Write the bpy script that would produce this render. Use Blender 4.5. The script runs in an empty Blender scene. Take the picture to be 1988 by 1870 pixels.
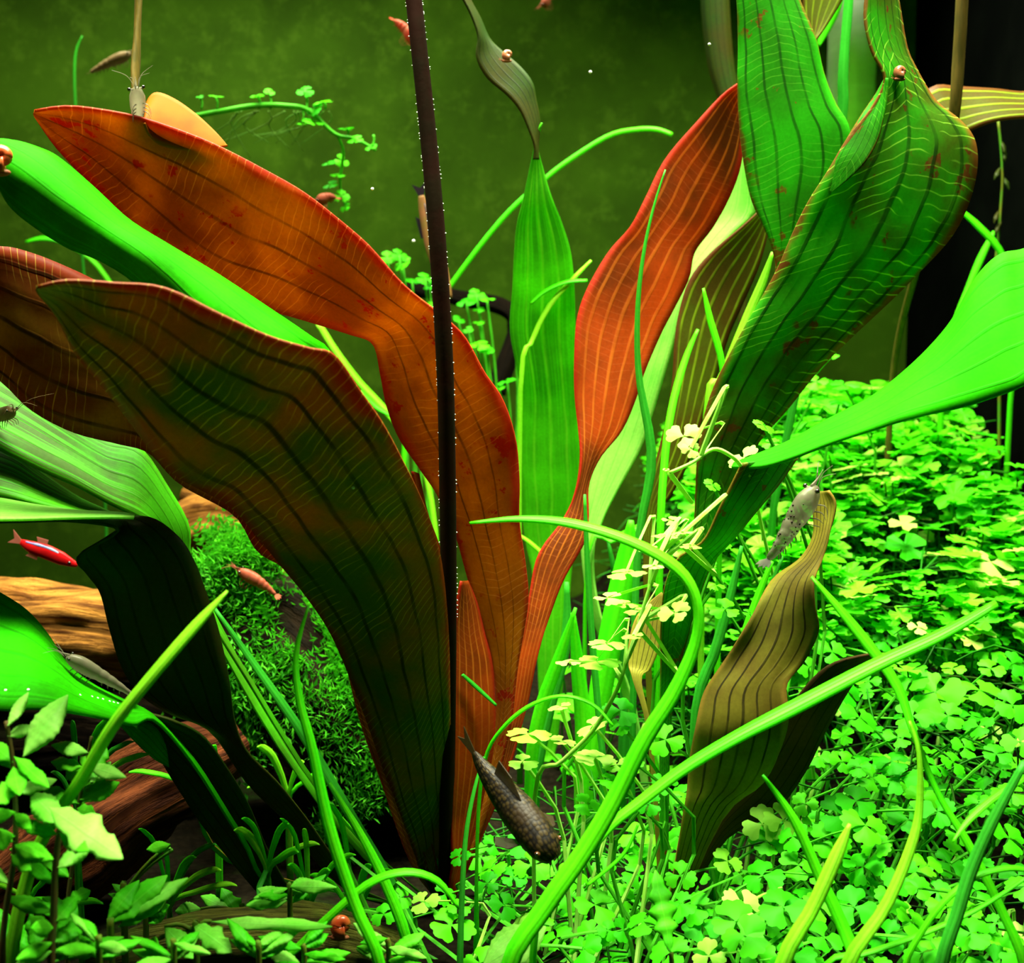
import bpy, math, random
from mathutils import Vector, Matrix, noise as mnoise
random.seed(7)
SC = bpy.context.scene
COL = SC.collection
# ------------------------------------------------------------------ camera (1 unit = 10 cm of the aquarium)
F = 2400.0
PITCH = math.radians(5.6)
CAM = Vector((0, -3.0, 1.35))
FWD = Vector((0, math.cos(PITCH), -math.sin(PITCH)))
UPV = Vector((0, math.sin(PITCH), math.cos(PITCH)))
cam = bpy.data.cameras.new('camera'); camo = bpy.data.objects.new('camera', cam); COL.objects.link(camo)
camo.location = CAM; camo.rotation_euler = (math.pi/2 - PITCH, 0, 0)
cam.sensor_fit = 'HORIZONTAL'; cam.sensor_width = 36.0; cam.lens = 36.0*F/1988.0
cam.clip_start = 0.02; cam.clip_end = 60
cam.dof.use_dof = True; cam.dof.focus_distance = 2.75; cam.dof.aperture_fstop = 2.4
SC.camera = camo
# ------------------------------------------------------------------ world, lamps, exposure
w = bpy.data.worlds.new('world'); SC.world = w; w.use_nodes = True
bg = w.node_tree.nodes['Background']; bg.inputs[0].default_value = (0.30, 0.55, 0.16, 1); bg.inputs[1].default_value = 0.045
def area(name, loc, sx, sy, energy, color, target, spread=80):
    l = bpy.data.lights.new(name, 'AREA'); l.shape = 'RECTANGLE'; l.size = sx; l.size_y = sy; l.energy = energy; l.color = color; l.spread = math.radians(spread)
    o = bpy.data.objects.new(name, l); COL.objects.link(o); o.location = loc
    o.rotation_euler = (Vector(target)-Vector(loc)).to_track_quat('-Z', 'Y').to_euler()
    return o
LW = (1, 1, 0.72)
area('tank_lamp', (0.30, 0.35, 3.7), 2.6, 0.30, 130, LW, (0.30, 0.35, 0))
area('tank_lamp_front', (-0.1, -0.66, 3.7), 3.4, 0.25, 170, LW, (-0.1, -0.66, 0))
area('tank_lamp_rear', (-1.1, 1.35, 3.6), 2.2, 0.3, 100, LW, (-1.1, 1.4, 0), 120)
area('tank_lamp_side', (1.05, 0.95, 3.7), 0.9, 0.3, 70, LW, (1.1, 1.1, 0), 100)
SC.view_settings.view_transform = 'Standard'; SC.view_settings.look = 'None'
SC.view_settings.exposure = 0.0; SC.view_settings.gamma = 1.0
SC.view_settings.use_curve_mapping = False

# ------------------------------------------------------------------ helpers
def P(px, py, d):
    return CAM + FWD*d + Vector((1, 0, 0))*((px-994.0)/F*d) + UPV*(-(py-935.0)/F*d)
def pix(n, d): return n/F*d
def sstep(a, b, x):
    t = max(0.0, min(1.0, (x-a)/(b-a))); return t*t*(3-2*t)
def T(X, Y):                       # top of the clover growth
    wr = sstep(0.25, 0.8, X)
    yy = Y+0.64
    lo = 0.14+0.22*max(yy, -0.4)
    hi = 0.17+0.56*max(yy, -0.4)
    hi = min(hi, 1.22)
    lo = min(lo, 0.62)
    z = lo*(1-wr)+hi*wr
    z *= sstep(-0.62, -0.2, X)*0.9+0.1
    return z + 0.05*mnoise.noise((X*2.5, Y*2.5, 0.3))
def G(X, Y):                       # soil
    z = 0.02+0.06*mnoise.noise((X*1.7, Y*1.7, 4.0))
    return max(z, T(X, Y)-0.30-0.10*sstep(0.3, 0.9, X))*1.0
def hit(px, py, dmin=1.9):
    d = dmin
    while d < 5.1:
        p = P(px, py, d)
        if p.z <= T(p.x, p.y): return d
        d += 0.01
    return 5.0
def tag(o, label=None, cat=None, group=None, kind=None):
    if label: o['label'] = label
    if cat: o['category'] = cat
    if group: o['group'] = group
    if kind: o['kind'] = kind
    return o
def empty(name, loc, label, cat, group=None):
    o = bpy.data.objects.new(name, None); COL.objects.link(o); o.location = loc; o.empty_display_size = 0.05
    return tag(o, label, cat, group)
def root_loc(p):
    while p.parent: p = p.parent
    return p.location.copy()
def mk(name, verts, faces, mat, parent=None, org=None, uvs=None, smooth=True, solid=0):
    if parent is not None: off = root_loc(parent)
    else: off = Vector(org) if org is not None else Vector((0, 0, 0))
    me = bpy.data.meshes.new(name)
    me.from_pydata([tuple(Vector(v)-off) for v in verts], [], faces)
    if uvs:
        ul = me.uv_layers.new(name='UVMap')
        for l in me.loops: ul.data[l.index].uv = uvs[l.vertex_index]
    if smooth: me.polygons.foreach_set('use_smooth', [True]*len(me.polygons))
    me.materials.append(mat); me.update()
    o = bpy.data.objects.new(name, me); COL.objects.link(o)
    if parent is not None:
        o.parent = parent
        if parent.parent is None and parent.type != 'EMPTY': pass
    else: o.location = off
    if solid:
        m = o.modifiers.new('thickness', 'SOLIDIFY'); m.thickness = solid; m.offset = 0
    return o
def cr(pts, n):                    # Catmull-Rom resample of a list of tuples
    m = len(pts); out = []
    for i in range(n):
        t = i/(n-1)*(m-1); k = min(int(t), m-2); f = t-k
        p0 = pts[max(k-1, 0)]; p1 = pts[k]; p2 = pts[k+1]; p3 = pts[min(k+2, m-1)]
        out.append(tuple(0.5*((2*b)+(-a+c)*f+(2*a-5*b+4*c-e)*f*f+(-a+3*b-3*c+e)*f**3) for a, b, c, e in zip(p0, p1, p2, p3)))
    return out
def lin(lst, t):
    if not isinstance(lst, (list, tuple)): return lst
    x = t*(len(lst)-1); k = min(int(x), len(lst)-2) if len(lst) > 1 else 0
    if len(lst) == 1: return lst[0]
    return lst[k]+(lst[k+1]-lst[k])*(x-k)
def strip(name, pairs, dA, dB, mat, parent, cup=0.0, n=None, m=12, pleat=0.0, ruffle=0.0, solid=0.006, seed=0, label=None, root=None):
    """a leaf blade between two edges (edge points in the photograph's frame, each at its own depth)"""
    k = len(pairs)
    A = []; B = []
    for i, (ax, ay, bx, by) in enumerate(pairs):
        t = i/(k-1)
        A.append(tuple(P(ax, ay, lin(dA, t)))); B.append(tuple(P(bx, by, lin(dB, t))))
    if root is not None:
        r = Vector(root); A.append(tuple(r+Vector((-0.008, 0, 0)))); B.append(tuple(r+Vector((0.008, 0, 0))))
    n = n or max(28, 4*k)
    A = cr(A, n); B = cr(B, n)
    V = []; UV = []; Fc = []; arc = 0; pm = None
    for i in range(n):
        a = Vector(A[i]); b = Vector(B[i]); mid = (a+b)/2; wd = (a-b).length
        if pm is not None: arc += (mid-pm).length
        pm = mid
        for j in range(m+1):
            u = j/m; s = 2*u-1
            off = cup*wd*(1-s*s) + pleat*wd*math.cos(s*math.pi*4.4)
            if ruffle:
                off += ruffle*(abs(s)**2)*mnoise.noise((arc*7+seed*3.1, s*0.9+seed, 0.5))
            V.append(a.lerp(b, u)+Vector((0, -1, 0.25))*off); UV.append((u, arc))
    for i in range(n-1):
        for j in range(m):
            q = i*(m+1)+j; Fc.append((q, q+1, q+m+2, q+m+1))
    o = mk(name, V, Fc, mat, parent, uvs=UV, solid=solid, org=(None if parent else V[(n-1)*(m+1)]))
    if label: o['label'] = label
    return o
def tube_geo(pts, rad, k=8, n=None, cap=True, flat=1.0, start=0, bump=None):
    n = n or max(6, 3*len(pts)); C = [Vector(p) for p in cr([tuple(p) for p in pts], n)]
    V = []; Fc = []; UV = []; arc = 0
    ref = Vector((0.13, 0.3, 1)).normalized()
    for i in range(n):
        t = (C[min(i+1, n-1)]-C[max(i-1, 0)]).normalized()
        x = t.cross(ref)
        if x.length < 1e-3: x = t.cross(Vector((1, 0, 0)))
        x.normalize(); y = x.cross(t).normalized()
        r = lin(rad, i/(n-1))
        if i: arc += (C[i]-C[i-1]).length
        for j in range(k):
            a = 2*math.pi*j/k
            rr = r*(bump(i/(n-1), a) if bump else 1)
            V.append(C[i]+x*math.cos(a)*rr+y*math.sin(a)*rr*flat); UV.append((j/k, arc))
    for i in range(n-1):
        for j in range(k):
            a = start+i*k+j; b = start+i*k+(j+1) % k
            Fc.append((a, b, b+k, a+k))
    if cap:
        Fc.append(tuple(start+j for j in range(k-1, -1, -1))); Fc.append(tuple(start+(n-1)*k+j for j in range(k)))
    return V, Fc, UV
def tube(name, pts, rad, mat, parent=None, k=8, n=None, flat=1.0, org=None, bump=None):
    V, Fc, UV = tube_geo(pts, rad, k, n, True, flat, 0, bump)
    return mk(name, V, Fc, mat, parent, org=org if org is not None else (pts[-1] if parent is None else None), uvs=UV)
def ball_geo(c, r, sx=1, sy=1, sz=1, seg=10, rings=6, start=0):
    V = []; Fc = []
    for i in range(rings+1):
        th = math.pi*i/rings
        for j in range(seg):
            ph = 2*math.pi*j/seg
            V.append(Vector(c)+Vector((r*sx*math.sin(th)*math.cos(ph), r*sy*math.sin(th)*math.sin(ph), r*sz*math.cos(th))))
    for i in range(rings):
        for j in range(seg):
            a = start+i*seg+j; b = start+i*seg+(j+1) % seg
            Fc.append((a, a+seg, b+seg, b))
    return V, Fc
def ball(name, c, r, mat, parent=None, sx=1, sy=1, sz=1, seg=12, rings=8):
    V, Fc = ball_geo(c, r, sx, sy, sz, seg, rings)
    return mk(name, V, Fc, mat, parent, org=c)

# contact helpers: triangle trees of what is already built
from mathutils.bvhtree import BVHTree
from mathutils import Quaternion
class Tree:
    def __init__(self, V, Fc, owner=None):
        self.b = BVHTree.FromPolygons(V, Fc); self.o = owner
        self.lo = [min(v[i] for v in V) for i in range(3)]; self.hi = [max(v[i] for v in V) for i in range(3)]
    def hits(self, t):
        if any(self.lo[i] > t.hi[i] or t.lo[i] > self.hi[i] for i in range(3)): return 0
        return len(self.b.overlap(t.b))
def tree_of(o):
    off = root_loc(o); r = o
    while r.parent: r = r.parent
    return Tree([v.co+off for v in o.data.vertices], [tuple(p.vertices) for p in o.data.polygons], r)
def surf(o, px, py):               # distance at which the view line through a point of the frame meets an object
    t = tree_of(o); dr = (P(px, py, 1.0)-CAM); h = t.b.ray_cast(CAM, dr.normalized())
    return h[3]/dr.length if h[0] is not None else None
def fit(make, against, tries=14):  # build a piece, and build it again elsewhere if it would pass through its neighbours
    best = None
    for k in range(tries):
        o = make(k); t = tree_of(o); n = sum(t.hits(q) for q in against if q.o is not t.o)
        if n == 0:
            if best: bpy.data.objects.remove(best[1])
            against.append(t); return o
        if best is None or n < best[0]:
            if best: bpy.data.objects.remove(best[1])
            best = (n, o)
        else: bpy.data.objects.remove(o)
    against.append(tree_of(best[1])); return best[1]

# ------------------------------------------------------------------ materials
def newmat(name):
    m = bpy.data.materials.new(name); m.use_nodes = True
    nt = m.node_tree; nt.nodes.clear()
    out = nt.nodes.new('ShaderNodeOutputMaterial')
    return m, nt, out
def lk(nt, a, sock):
    if isinstance(a, bpy.types.NodeSocket): nt.links.new(a, sock)
    elif isinstance(a, (tuple, list)): sock.default_value = tuple(a)+((1,) if len(a) == 3 and len(sock.default_value) == 4 else ())
    else: sock.default_value = a
def mth(nt, op, a, b=0.0, c=0.0, clamp=False):
    n = nt.nodes.new('ShaderNodeMath'); n.operation = op; n.use_clamp = clamp
    lk(nt, a, n.inputs[0]); lk(nt, b, n.inputs[1])
    if op in ('MULTIPLY_ADD',): lk(nt, c, n.inputs[2])
    return n.outputs[0]
def mixc(nt, f, a, b, bt='MIX'):
    n = nt.nodes.new('ShaderNodeMix'); n.data_type = 'RGBA'; n.blend_type = bt
    lk(nt, f, n.inputs[0]); lk(nt, a, n.inputs[6]); lk(nt, b, n.inputs[7])
    return n.outputs[2]
def rng(nt, x, a, b, c=0.0, d=1.0):
    n = nt.nodes.new('ShaderNodeMapRange'); n.interpolation_type = 'SMOOTHSTEP'
    lk(nt, x, n.inputs[0])
    for i, v in enumerate((a, b, c, d)): n.inputs[i+1].default_value = v
    return n.outputs[0]
def nz(nt, scale, vec=None, detail=3, rough=0.55):
    n = nt.nodes.new('ShaderNodeTexNoise'); n.inputs['Scale'].default_value = scale; n.inputs['Detail'].default_value = detail
    n.inputs['Roughness'].default_value = rough
    if vec is not None: nt.links.new(vec, n.inputs['Vector'])
    return n.outputs[0]
def objco(nt, scale=(1, 1, 1), which='Object'):
    tc = nt.nodes.new('ShaderNodeTexCoord'); mp = nt.nodes.new('ShaderNodeMapping'); mp.inputs['Scale'].default_value = scale
    nt.links.new(tc.outputs[which], mp.inputs[0]); return mp.outputs[0]
def finish(nt, out, col, tcol=None, tmix=0.0, rough=0.5, spec=0.3, height=None, bump=0.2, dist=0.01, alpha=None, trans=0.0):
    p = nt.nodes.new('ShaderNodeBsdfPrincipled'); lk(nt, col, p.inputs['Base Color']); lk(nt, rough, p.inputs['Roughness'])
    p.inputs['Specular IOR Level'].default_value = spec
    if trans: p.inputs['Transmission Weight'].default_value = trans
    if alpha is not None: lk(nt, alpha, p.inputs['Alpha'])
    if height is not None:
        b = nt.nodes.new('ShaderNodeBump'); b.inputs['Strength'].default_value = bump; b.inputs['Distance'].default_value = dist
        nt.links.new(height, b.inputs['Height']); nt.links.new(b.outputs[0], p.inputs['Normal'])
    s = p.outputs[0]
    if tmix:
        t = nt.nodes.new('ShaderNodeBsdfTranslucent'); lk(nt, tcol, t.inputs[0])
        mx = nt.nodes.new('ShaderNodeMixShader'); mx.inputs[0].default_value = tmix
        nt.links.new(s, mx.inputs[1]); nt.links.new(t.outputs[0], mx.inputs[2]); s = mx.outputs[0]
    nt.links.new(s, out.inputs[0])
def leaf_mat(name, c1, c2, edge=None, edge_w=0.8, vein=(0.02, 0.02, 0.005), vamt=0.8, veins=(0.0, 0.42, 0.8), vw=0.035,
             cross=None, camt=0.5, cf=52, cslope=1.6, tgain=1.0, tmix=0.45, spot=None, spot_t=0.62, rough=0.45, spec=0.10, nscale=5.0, streak=0.0):
    m, nt, out = newmat(name)
    tc = nt.nodes.new('ShaderNodeTexCoord'); sp = nt.nodes.new('ShaderNodeSeparateXYZ'); nt.links.new(tc.outputs['UV'], sp.inputs[0])
    u, v = sp.outputs[0], sp.outputs[1]
    oc = tc.outputs['Object']
    s = mth(nt, 'ABSOLUTE', mth(nt, 'ADD', mth(nt, 'MULTIPLY_ADD', u, 2.0, -1.0), mth(nt, 'MULTIPLY_ADD', nz(nt, 4.0, oc, 2), 0.24, -0.12)))
    n1 = nz(nt, nscale, oc, 4); n2 = nz(nt, 140, oc, 2)
    col = mixc(nt, rng(nt, n1, 0.35, 0.65), c1, c2)
    if streak:
        mp = nt.nodes.new('ShaderNodeMapping'); mp.inputs['Scale'].default_value = (26, 1.2, 1); nt.links.new(tc.outputs['UV'], mp.inputs[0])
        ns = nz(nt, 1.0, mp.outputs[0], 3)
        col = mixc(nt, mth(nt, 'MULTIPLY', rng(nt, ns, 0.45, 0.62), streak), col, c2 if sum(c2) > sum(c1) else c1)
    if edge:
        em = rng(nt, mth(nt, 'ADD', s, mth(nt, 'MULTIPLY_ADD', n1, 0.5, -0.25)), edge_w, 1.0)
        col = mixc(nt, em, col, edge)
    if spot:
        n3 = nz(nt, 16, oc, 4, 0.65)
        col = mixc(nt, mth(nt, 'MULTIPLY', rng(nt, n3, spot_t, spot_t+0.04), rng(nt, n1, 0.42, 0.5)), col, spot)
    col = mixc(nt, mth(nt, 'MULTIPLY', n2, 0.35), col, (0.0, 0.0, 0.0))
    mask = None
    for p_ in veins:
        d_ = mth(nt, 'ABSOLUTE', mth(nt, 'SUBTRACT', s, p_))
        k = rng(nt, d_, vw*0.4, vw*(1.3 if p_ == 0 else 1.0), 1.0, 0.0)
        mask = k if mask is None else mth(nt, 'MAXIMUM', mask, k)
    h = mask
    vfade = rng(nt, nz(nt, 9, oc, 3), 0.30, 0.62, 0.35, 1.0)
    if cross:
        ph = mth(nt, 'ADD', mth(nt, 'MULTIPLY', v, cf), mth(nt, 'ADD', mth(nt, 'MULTIPLY', s, cslope), mth(nt, 'MULTIPLY', nz(nt, 14, oc, 1), 1.3)))
        fr = mth(nt, 'ABSOLUTE', mth(nt, 'SUBTRACT', mth(nt, 'FRACT', ph), 0.5))
        cm = rng(nt, fr, 0.02, 0.085, 1.0, 0.0)
        cm = mth(nt, 'MULTIPLY', cm, rng(nt, nz(nt, 7, oc, 2), 0.40, 0.58))
        col = mixc(nt, mth(nt, 'MULTIPLY', cm, camt), col, cross)
    col = mixc(nt, mth(nt, 'MULTIPLY', mask, mth(nt, 'MULTIPLY', vfade, vamt)), col, vein)
    tcol = mixc(nt, 1.0, col, (tgain, tgain, tgain), 'MULTIPLY')
    finish(nt, out, col, tcol, tmix, rough, spec, h, 0.25, 0.006)
    return m
def plain(name, c1, c2=None, scale=8, tmix=0.0, tcol=None, rough=0.5, spec=0.1, bump=0.0, alpha=None, trans=0, stretch=(1, 1, 1), lo=0.35, hi=0.65, dist=0.01):
    m, nt, out = newmat(name)
    oc = objco(nt, stretch); n1 = nz(nt, scale, oc, 5)
    col = mixc(nt, rng(nt, n1, lo, hi), c1, c2 or c1)
    finish(nt, out, col, tcol or (c2 or c1), tmix, rough, spec, n1 if bump else None, bump, dist, alpha, trans)
    return m
def varied(name, cols, tmix=0.4, rough=0.5, spec=0.08):
    """foliage whose tint differs from leaf to leaf (random value per object or per mesh island)"""
    m, nt, out = newmat(name)
    oi = nt.nodes.new('ShaderNodeObjectInfo'); ge = nt.nodes.new('ShaderNodeNewGeometry')
    r = mth(nt, 'FRACT', mth(nt, 'ADD', oi.outputs['Random'], mth(nt, 'MULTIPLY', ge.outputs['Random Per Island'], 1.0)))
    cr_ = nt.nodes.new('ShaderNodeValToRGB'); cr_.color_ramp.interpolation = 'LINEAR'
    el = cr_.color_ramp.elements
    while len(el) < len(cols): el.new(0.5)
    for i, (pos, c) in enumerate(cols): el[i].position = pos; el[i].color = (*c, 1)
    nt.links.new(r, cr_.inputs[0])
    n2 = nz(nt, 60, objco(nt), 2)
    col = mixc(nt, mth(nt, 'MULTIPLY', n2, 0.25), cr_.outputs[0], (0, 0, 0))
    finish(nt, out, col, col, tmix, rough, spec)
    return m
M = {}
OR1, OR2 = (0.62, 0.135, 0.008), (0.48, 0.075, 0.006)
M['red'] = leaf_mat('red_leaf', (0.52, 0.19, 0.006), (0.30, 0.08, 0.004), edge=(0.40, 0.035, 0.006), edge_w=0.78, vein=(0.05, 0.012, 0.002), vamt=0.7, veins=(0.0, 0.44),
                    cross=(0.85, 0.45, 0.12), camt=0.3, tgain=1.0, tmix=0.5, vw=0.026, spot=(0.35, 0.02, 0.004), spot_t=0.6)
M['fold'] = plain('orange_fold', (0.36, 0.095, 0.004), (0.26, 0.06, 0.003), 10, 0.3, spec=0.03)
M['scarlet'] = leaf_mat('scarlet_leaf', (0.60, 0.085, 0.006), (0.16, 0.035, 0.004), edge=(0.50, 0.03, 0.008), edge_w=0.8, vein=(0.75, 0.22, 0.02), vamt=0.55, veins=(0.0, 0.36, 0.7), vw=0.05, nscale=3.0,
                    cross=(0.7, 0.2, 0.05), camt=0.2, tmix=0.55)
M['brown'] = leaf_mat('brown_leaf', (0.30, 0.16, 0.010), (0.20, 0.05, 0.006), edge=(0.26, 0.03, 0.006), edge_w=0.72, vein=(0.02, 0.010, 0.002), vamt=0.8,
                      cross=(0.62, 0.42, 0.06), camt=0.6, tmix=0.5)
M['olive'] = leaf_mat('olive_leaf', (0.06, 0.11, 0.005), (0.22, 0.11, 0.005), edge=(0.24, 0.045, 0.005), edge_w=0.85, vein=(0.015, 0.02, 0.003), vamt=0.85,
                      veins=(0.0, 0.40, 0.76), cross=(0.40, 0.42, 0.04), camt=0.45, tmix=0.4)
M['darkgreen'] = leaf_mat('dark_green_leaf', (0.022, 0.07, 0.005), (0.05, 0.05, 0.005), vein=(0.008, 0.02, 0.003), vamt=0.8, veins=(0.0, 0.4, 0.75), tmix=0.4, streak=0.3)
M['green'] = leaf_mat('green_leaf', (0.035, 0.46, 0.008), (0.03, 0.24, 0.006), vein=(0.008, 0.06, 0.004), vamt=0.8, cross=(0.20, 0.70, 0.04), camt=0.35, cslope=-1.5,
                      spot=(0.22, 0.10, 0.01), spot_t=0.60, tmix=0.45, edge=(0.16, 0.12, 0.01), edge_w=0.92)
M['greenbig'] = leaf_mat('veined_green_leaf', (0.035, 0.36, 0.007), (0.07, 0.13, 0.006), vein=(0.008, 0.04, 0.004), vamt=0.85, cross=(0.36, 0.80, 0.06), camt=0.6, cf=34, cslope=-2.0,
                      spot=(0.16, 0.06, 0.01), spot_t=0.60, tmix=0.45, edge=(0.20, 0.09, 0.012), edge_w=0.86)
M['bright'] = leaf_mat('bright_leaf', (0.028, 0.58, 0.0015), (0.018, 0.27, 0.0015), vein=(0.012, 0.20, 0.002), vamt=0.6, vw=0.03, tmix=0.35, rough=0.6, spec=0.02, streak=0.4)
M['streaky'] = leaf_mat('streaky_green_leaf', (0.055, 0.16, 0.006), (0.08, 0.58, 0.008), vein=(0.03, 0.14, 0.004), vamt=0.5, tmix=0.45, streak=0.9)
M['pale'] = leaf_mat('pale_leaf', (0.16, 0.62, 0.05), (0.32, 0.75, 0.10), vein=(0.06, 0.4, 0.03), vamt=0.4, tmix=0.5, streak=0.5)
M['ribbon'] = leaf_mat('ribbon_leaf', (0.13, 0.80, 0.010), (0.045, 0.38, 0.006), vein=(0.30, 0.80, 0.03), vamt=0.45, veins=(0.0, 0.5), vw=0.05, tmix=0.5, streak=0.6, nscale=3)
M['wilted'] = leaf_mat('wilted_leaf', (0.30, 0.30, 0.025), (0.16, 0.12, 0.012), edge=(0.34, 0.22, 0.03), edge_w=0.9, vein=(0.015, 0.012, 0.004), vamt=0.9, veins=(0.0, 0.32, 0.64), vw=0.035, tmix=0.35, rough=0.6, nscale=4)
M['deadbrown'] = leaf_mat('dead_leaf', (0.07, 0.045, 0.010), (0.12, 0.06, 0.012), vein=(0.02, 0.01, 0.003), tmix=0.3, rough=0.7)
M['yolive'] = leaf_mat('yellow_olive_leaf', (0.11, 0.15, 0.006), (0.12, 0.08, 0.006), edge=(0.14, 0.05, 0.006), vein=(0.30, 0.48, 0.012), vamt=0.8, vw=0.06, tmix=0.55)
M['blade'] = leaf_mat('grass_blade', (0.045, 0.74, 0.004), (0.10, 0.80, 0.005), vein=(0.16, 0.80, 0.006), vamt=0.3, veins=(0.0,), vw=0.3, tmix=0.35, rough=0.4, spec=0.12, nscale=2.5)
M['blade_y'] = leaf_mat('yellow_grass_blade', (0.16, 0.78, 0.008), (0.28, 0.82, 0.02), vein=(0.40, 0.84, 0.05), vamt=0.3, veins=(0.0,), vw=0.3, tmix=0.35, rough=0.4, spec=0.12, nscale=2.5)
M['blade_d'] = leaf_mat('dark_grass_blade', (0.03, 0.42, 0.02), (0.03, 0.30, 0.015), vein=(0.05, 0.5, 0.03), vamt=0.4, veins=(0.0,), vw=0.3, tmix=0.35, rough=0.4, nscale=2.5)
M['petiole'] = plain('petiole', (0.05, 0.22, 0.01), (0.12, 0.14, 0.01), 20, 0.2, rough=0.5)
M['stalk'] = plain('stalk_dark', (0.012, 0.0035, 0.0015), (0.008, 0.005, 0.0015), 14, 0.0, rough=0.8, spec=0.03, bump=0.2)
M['stalk_tan'] = plain('stalk_tan', (0.12, 0.085, 0.012), (0.07, 0.06, 0.008), 14, 0.15, rough=0.6, stretch=(6, 6, 1))
M['bubble'] = plain('bubble', (0.9, 0.95, 0.9), rough=0.15, spec=0.6)
M['clover'] = varied('clover_leaf', [(0.0, (0.02, 0.36, 0.003)), (0.3, (0.04, 0.62, 0.004)), (0.75, (0.10, 0.76, 0.005)), (1.0, (0.02, 0.42, 0.003))], 0.38)
M['clover_pale'] = varied('pale_clover_leaf', [(0.0, (0.26, 0.74, 0.05)), (0.5, (0.46, 0.78, 0.13)), (1.0, (0.22, 0.70, 0.03))], 0.35)
M['clover_far'] = varied('far_clover_leaf', [(0.0, (0.03, 0.50, 0.003)), (0.45, (0.07, 0.74, 0.005)), (0.85, (0.16, 0.80, 0.012)), (1.0, (0.5, 0.80, 0.12))], 0.38)
M['cstem'] = plain('clover_stem', (0.08, 0.55, 0.02), (0.05, 0.34, 0.01), 10, 0.25)
M['cstem_pale'] = plain('pale_clover_stem', (0.42, 0.75, 0.14), (0.30, 0.70, 0.06), 10, 0.25)
M['tangle'] = varied('tangled_stems', [(0.0, (0.01, 0.09, 0.003)), (0.6, (0.015, 0.20, 0.004)), (1.0, (0.02, 0.04, 0.003))], 0.2)
M['moss'] = varied('moss', [(0.0, (0.02, 0.22, 0.005)), (0.5, (0.05, 0.42, 0.008)), (1.0, (0.09, 0.52, 0.012))], 0.3, 0.6, 0.2)
M['hygro'] = leaf_mat('stem_plant_leaf', (0.05, 0.62, 0.006), (0.14, 0.74, 0.02), vein=(0.16, 0.72, 0.03), vamt=0.35, veins=(0.0,), vw=0.08, tmix=0.4, rough=0.5, nscale=6)
M['hygro_pale'] = leaf_mat('pale_stem_plant_leaf', (0.16, 0.74, 0.04), (0.34, 0.80, 0.12), vein=(0.2, 0.8, 0.1), vamt=0.3, veins=(0.0,), vw=0.08, tmix=0.35, rough=0.5, nscale=5)
M['root'] = plain('fine_root', (0.10, 0.30, 0.03), (0.14, 0.26, 0.04), 10, 0.3)

def wood_mat(name, a, b, c):
    m, nt, out = newmat(name)
    tc = nt.nodes.new('ShaderNodeTexCoord'); mp = nt.nodes.new('ShaderNodeMapping'); mp.inputs['Scale'].default_value = (14, 2.2, 1); nt.links.new(tc.outputs['UV'], mp.inputs[0])
    n1 = nz(nt, 2.2, mp.outputs[0], 6, 0.65); n2 = nz(nt, 5, tc.outputs['Object'], 4)
    col = mixc(nt, rng(nt, n1, 0.36, 0.62), a, b); col = mixc(nt, rng(nt, n2, 0.52, 0.68), col, c)
    finish(nt, out, col, None, 0, 0.85, 0.04, n1, 1.0, 0.05)
    return m
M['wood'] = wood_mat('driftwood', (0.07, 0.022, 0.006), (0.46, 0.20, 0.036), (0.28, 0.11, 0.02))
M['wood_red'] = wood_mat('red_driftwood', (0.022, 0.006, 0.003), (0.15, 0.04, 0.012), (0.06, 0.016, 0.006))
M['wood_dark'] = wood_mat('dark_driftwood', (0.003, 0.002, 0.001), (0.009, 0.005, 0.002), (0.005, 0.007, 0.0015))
M['wood_algae'] = wood_mat('algae_wood', (0.03, 0.03, 0.006), (0.12, 0.13, 0.018), (0.06, 0.13, 0.010))
def soil_mat():
    m, nt, out = newmat('soil')
    v = nt.nodes.new('ShaderNodeTexVoronoi'); v.inputs['Scale'].default_value = 45; nt.links.new(objco(nt), v.inputs[0])
    n = nz(nt, 5, objco(nt), 4)
    col = mixc(nt, v.outputs['Distance'], (0.008, 0.006, 0.003), (0.003, 0.0025, 0.0015))
    col = mixc(nt, rng(nt, n, 0.52, 0.7), col, (0.006, 0.014, 0.002))
    finish(nt, out, col, None, 0, 0.9, 0.02, v.outputs['Distance'], 0.8, 0.02)
    return m
M['soil'] = soil_mat()
def wall_mat():
    m, nt, out = newmat('algae_glass')
    oc = objco(nt); n1 = nz(nt, 2.2, oc, 5, 0.6); n2 = nz(nt, 11, oc, 6, 0.75)
    col = mixc(nt, rng(nt, n1, 0.30, 0.72), (0.018, 0.048, 0.002), (0.032, 0.085, 0.003))
    col = mixc(nt, mth(nt, 'MULTIPLY', rng(nt, n2, 0.48, 0.68), 0.6), col, (0.050, 0.115, 0.006))
    finish(nt, out, col, None, 0, 0.8, 0.03)
    return m
M['wall'] = wall_mat()
M['black'] = plain('black_glass', (0.0012, 0.0015, 0.0013), (0.002, 0.0025, 0.002), 3, rough=0.9, spec=0.0)

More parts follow.
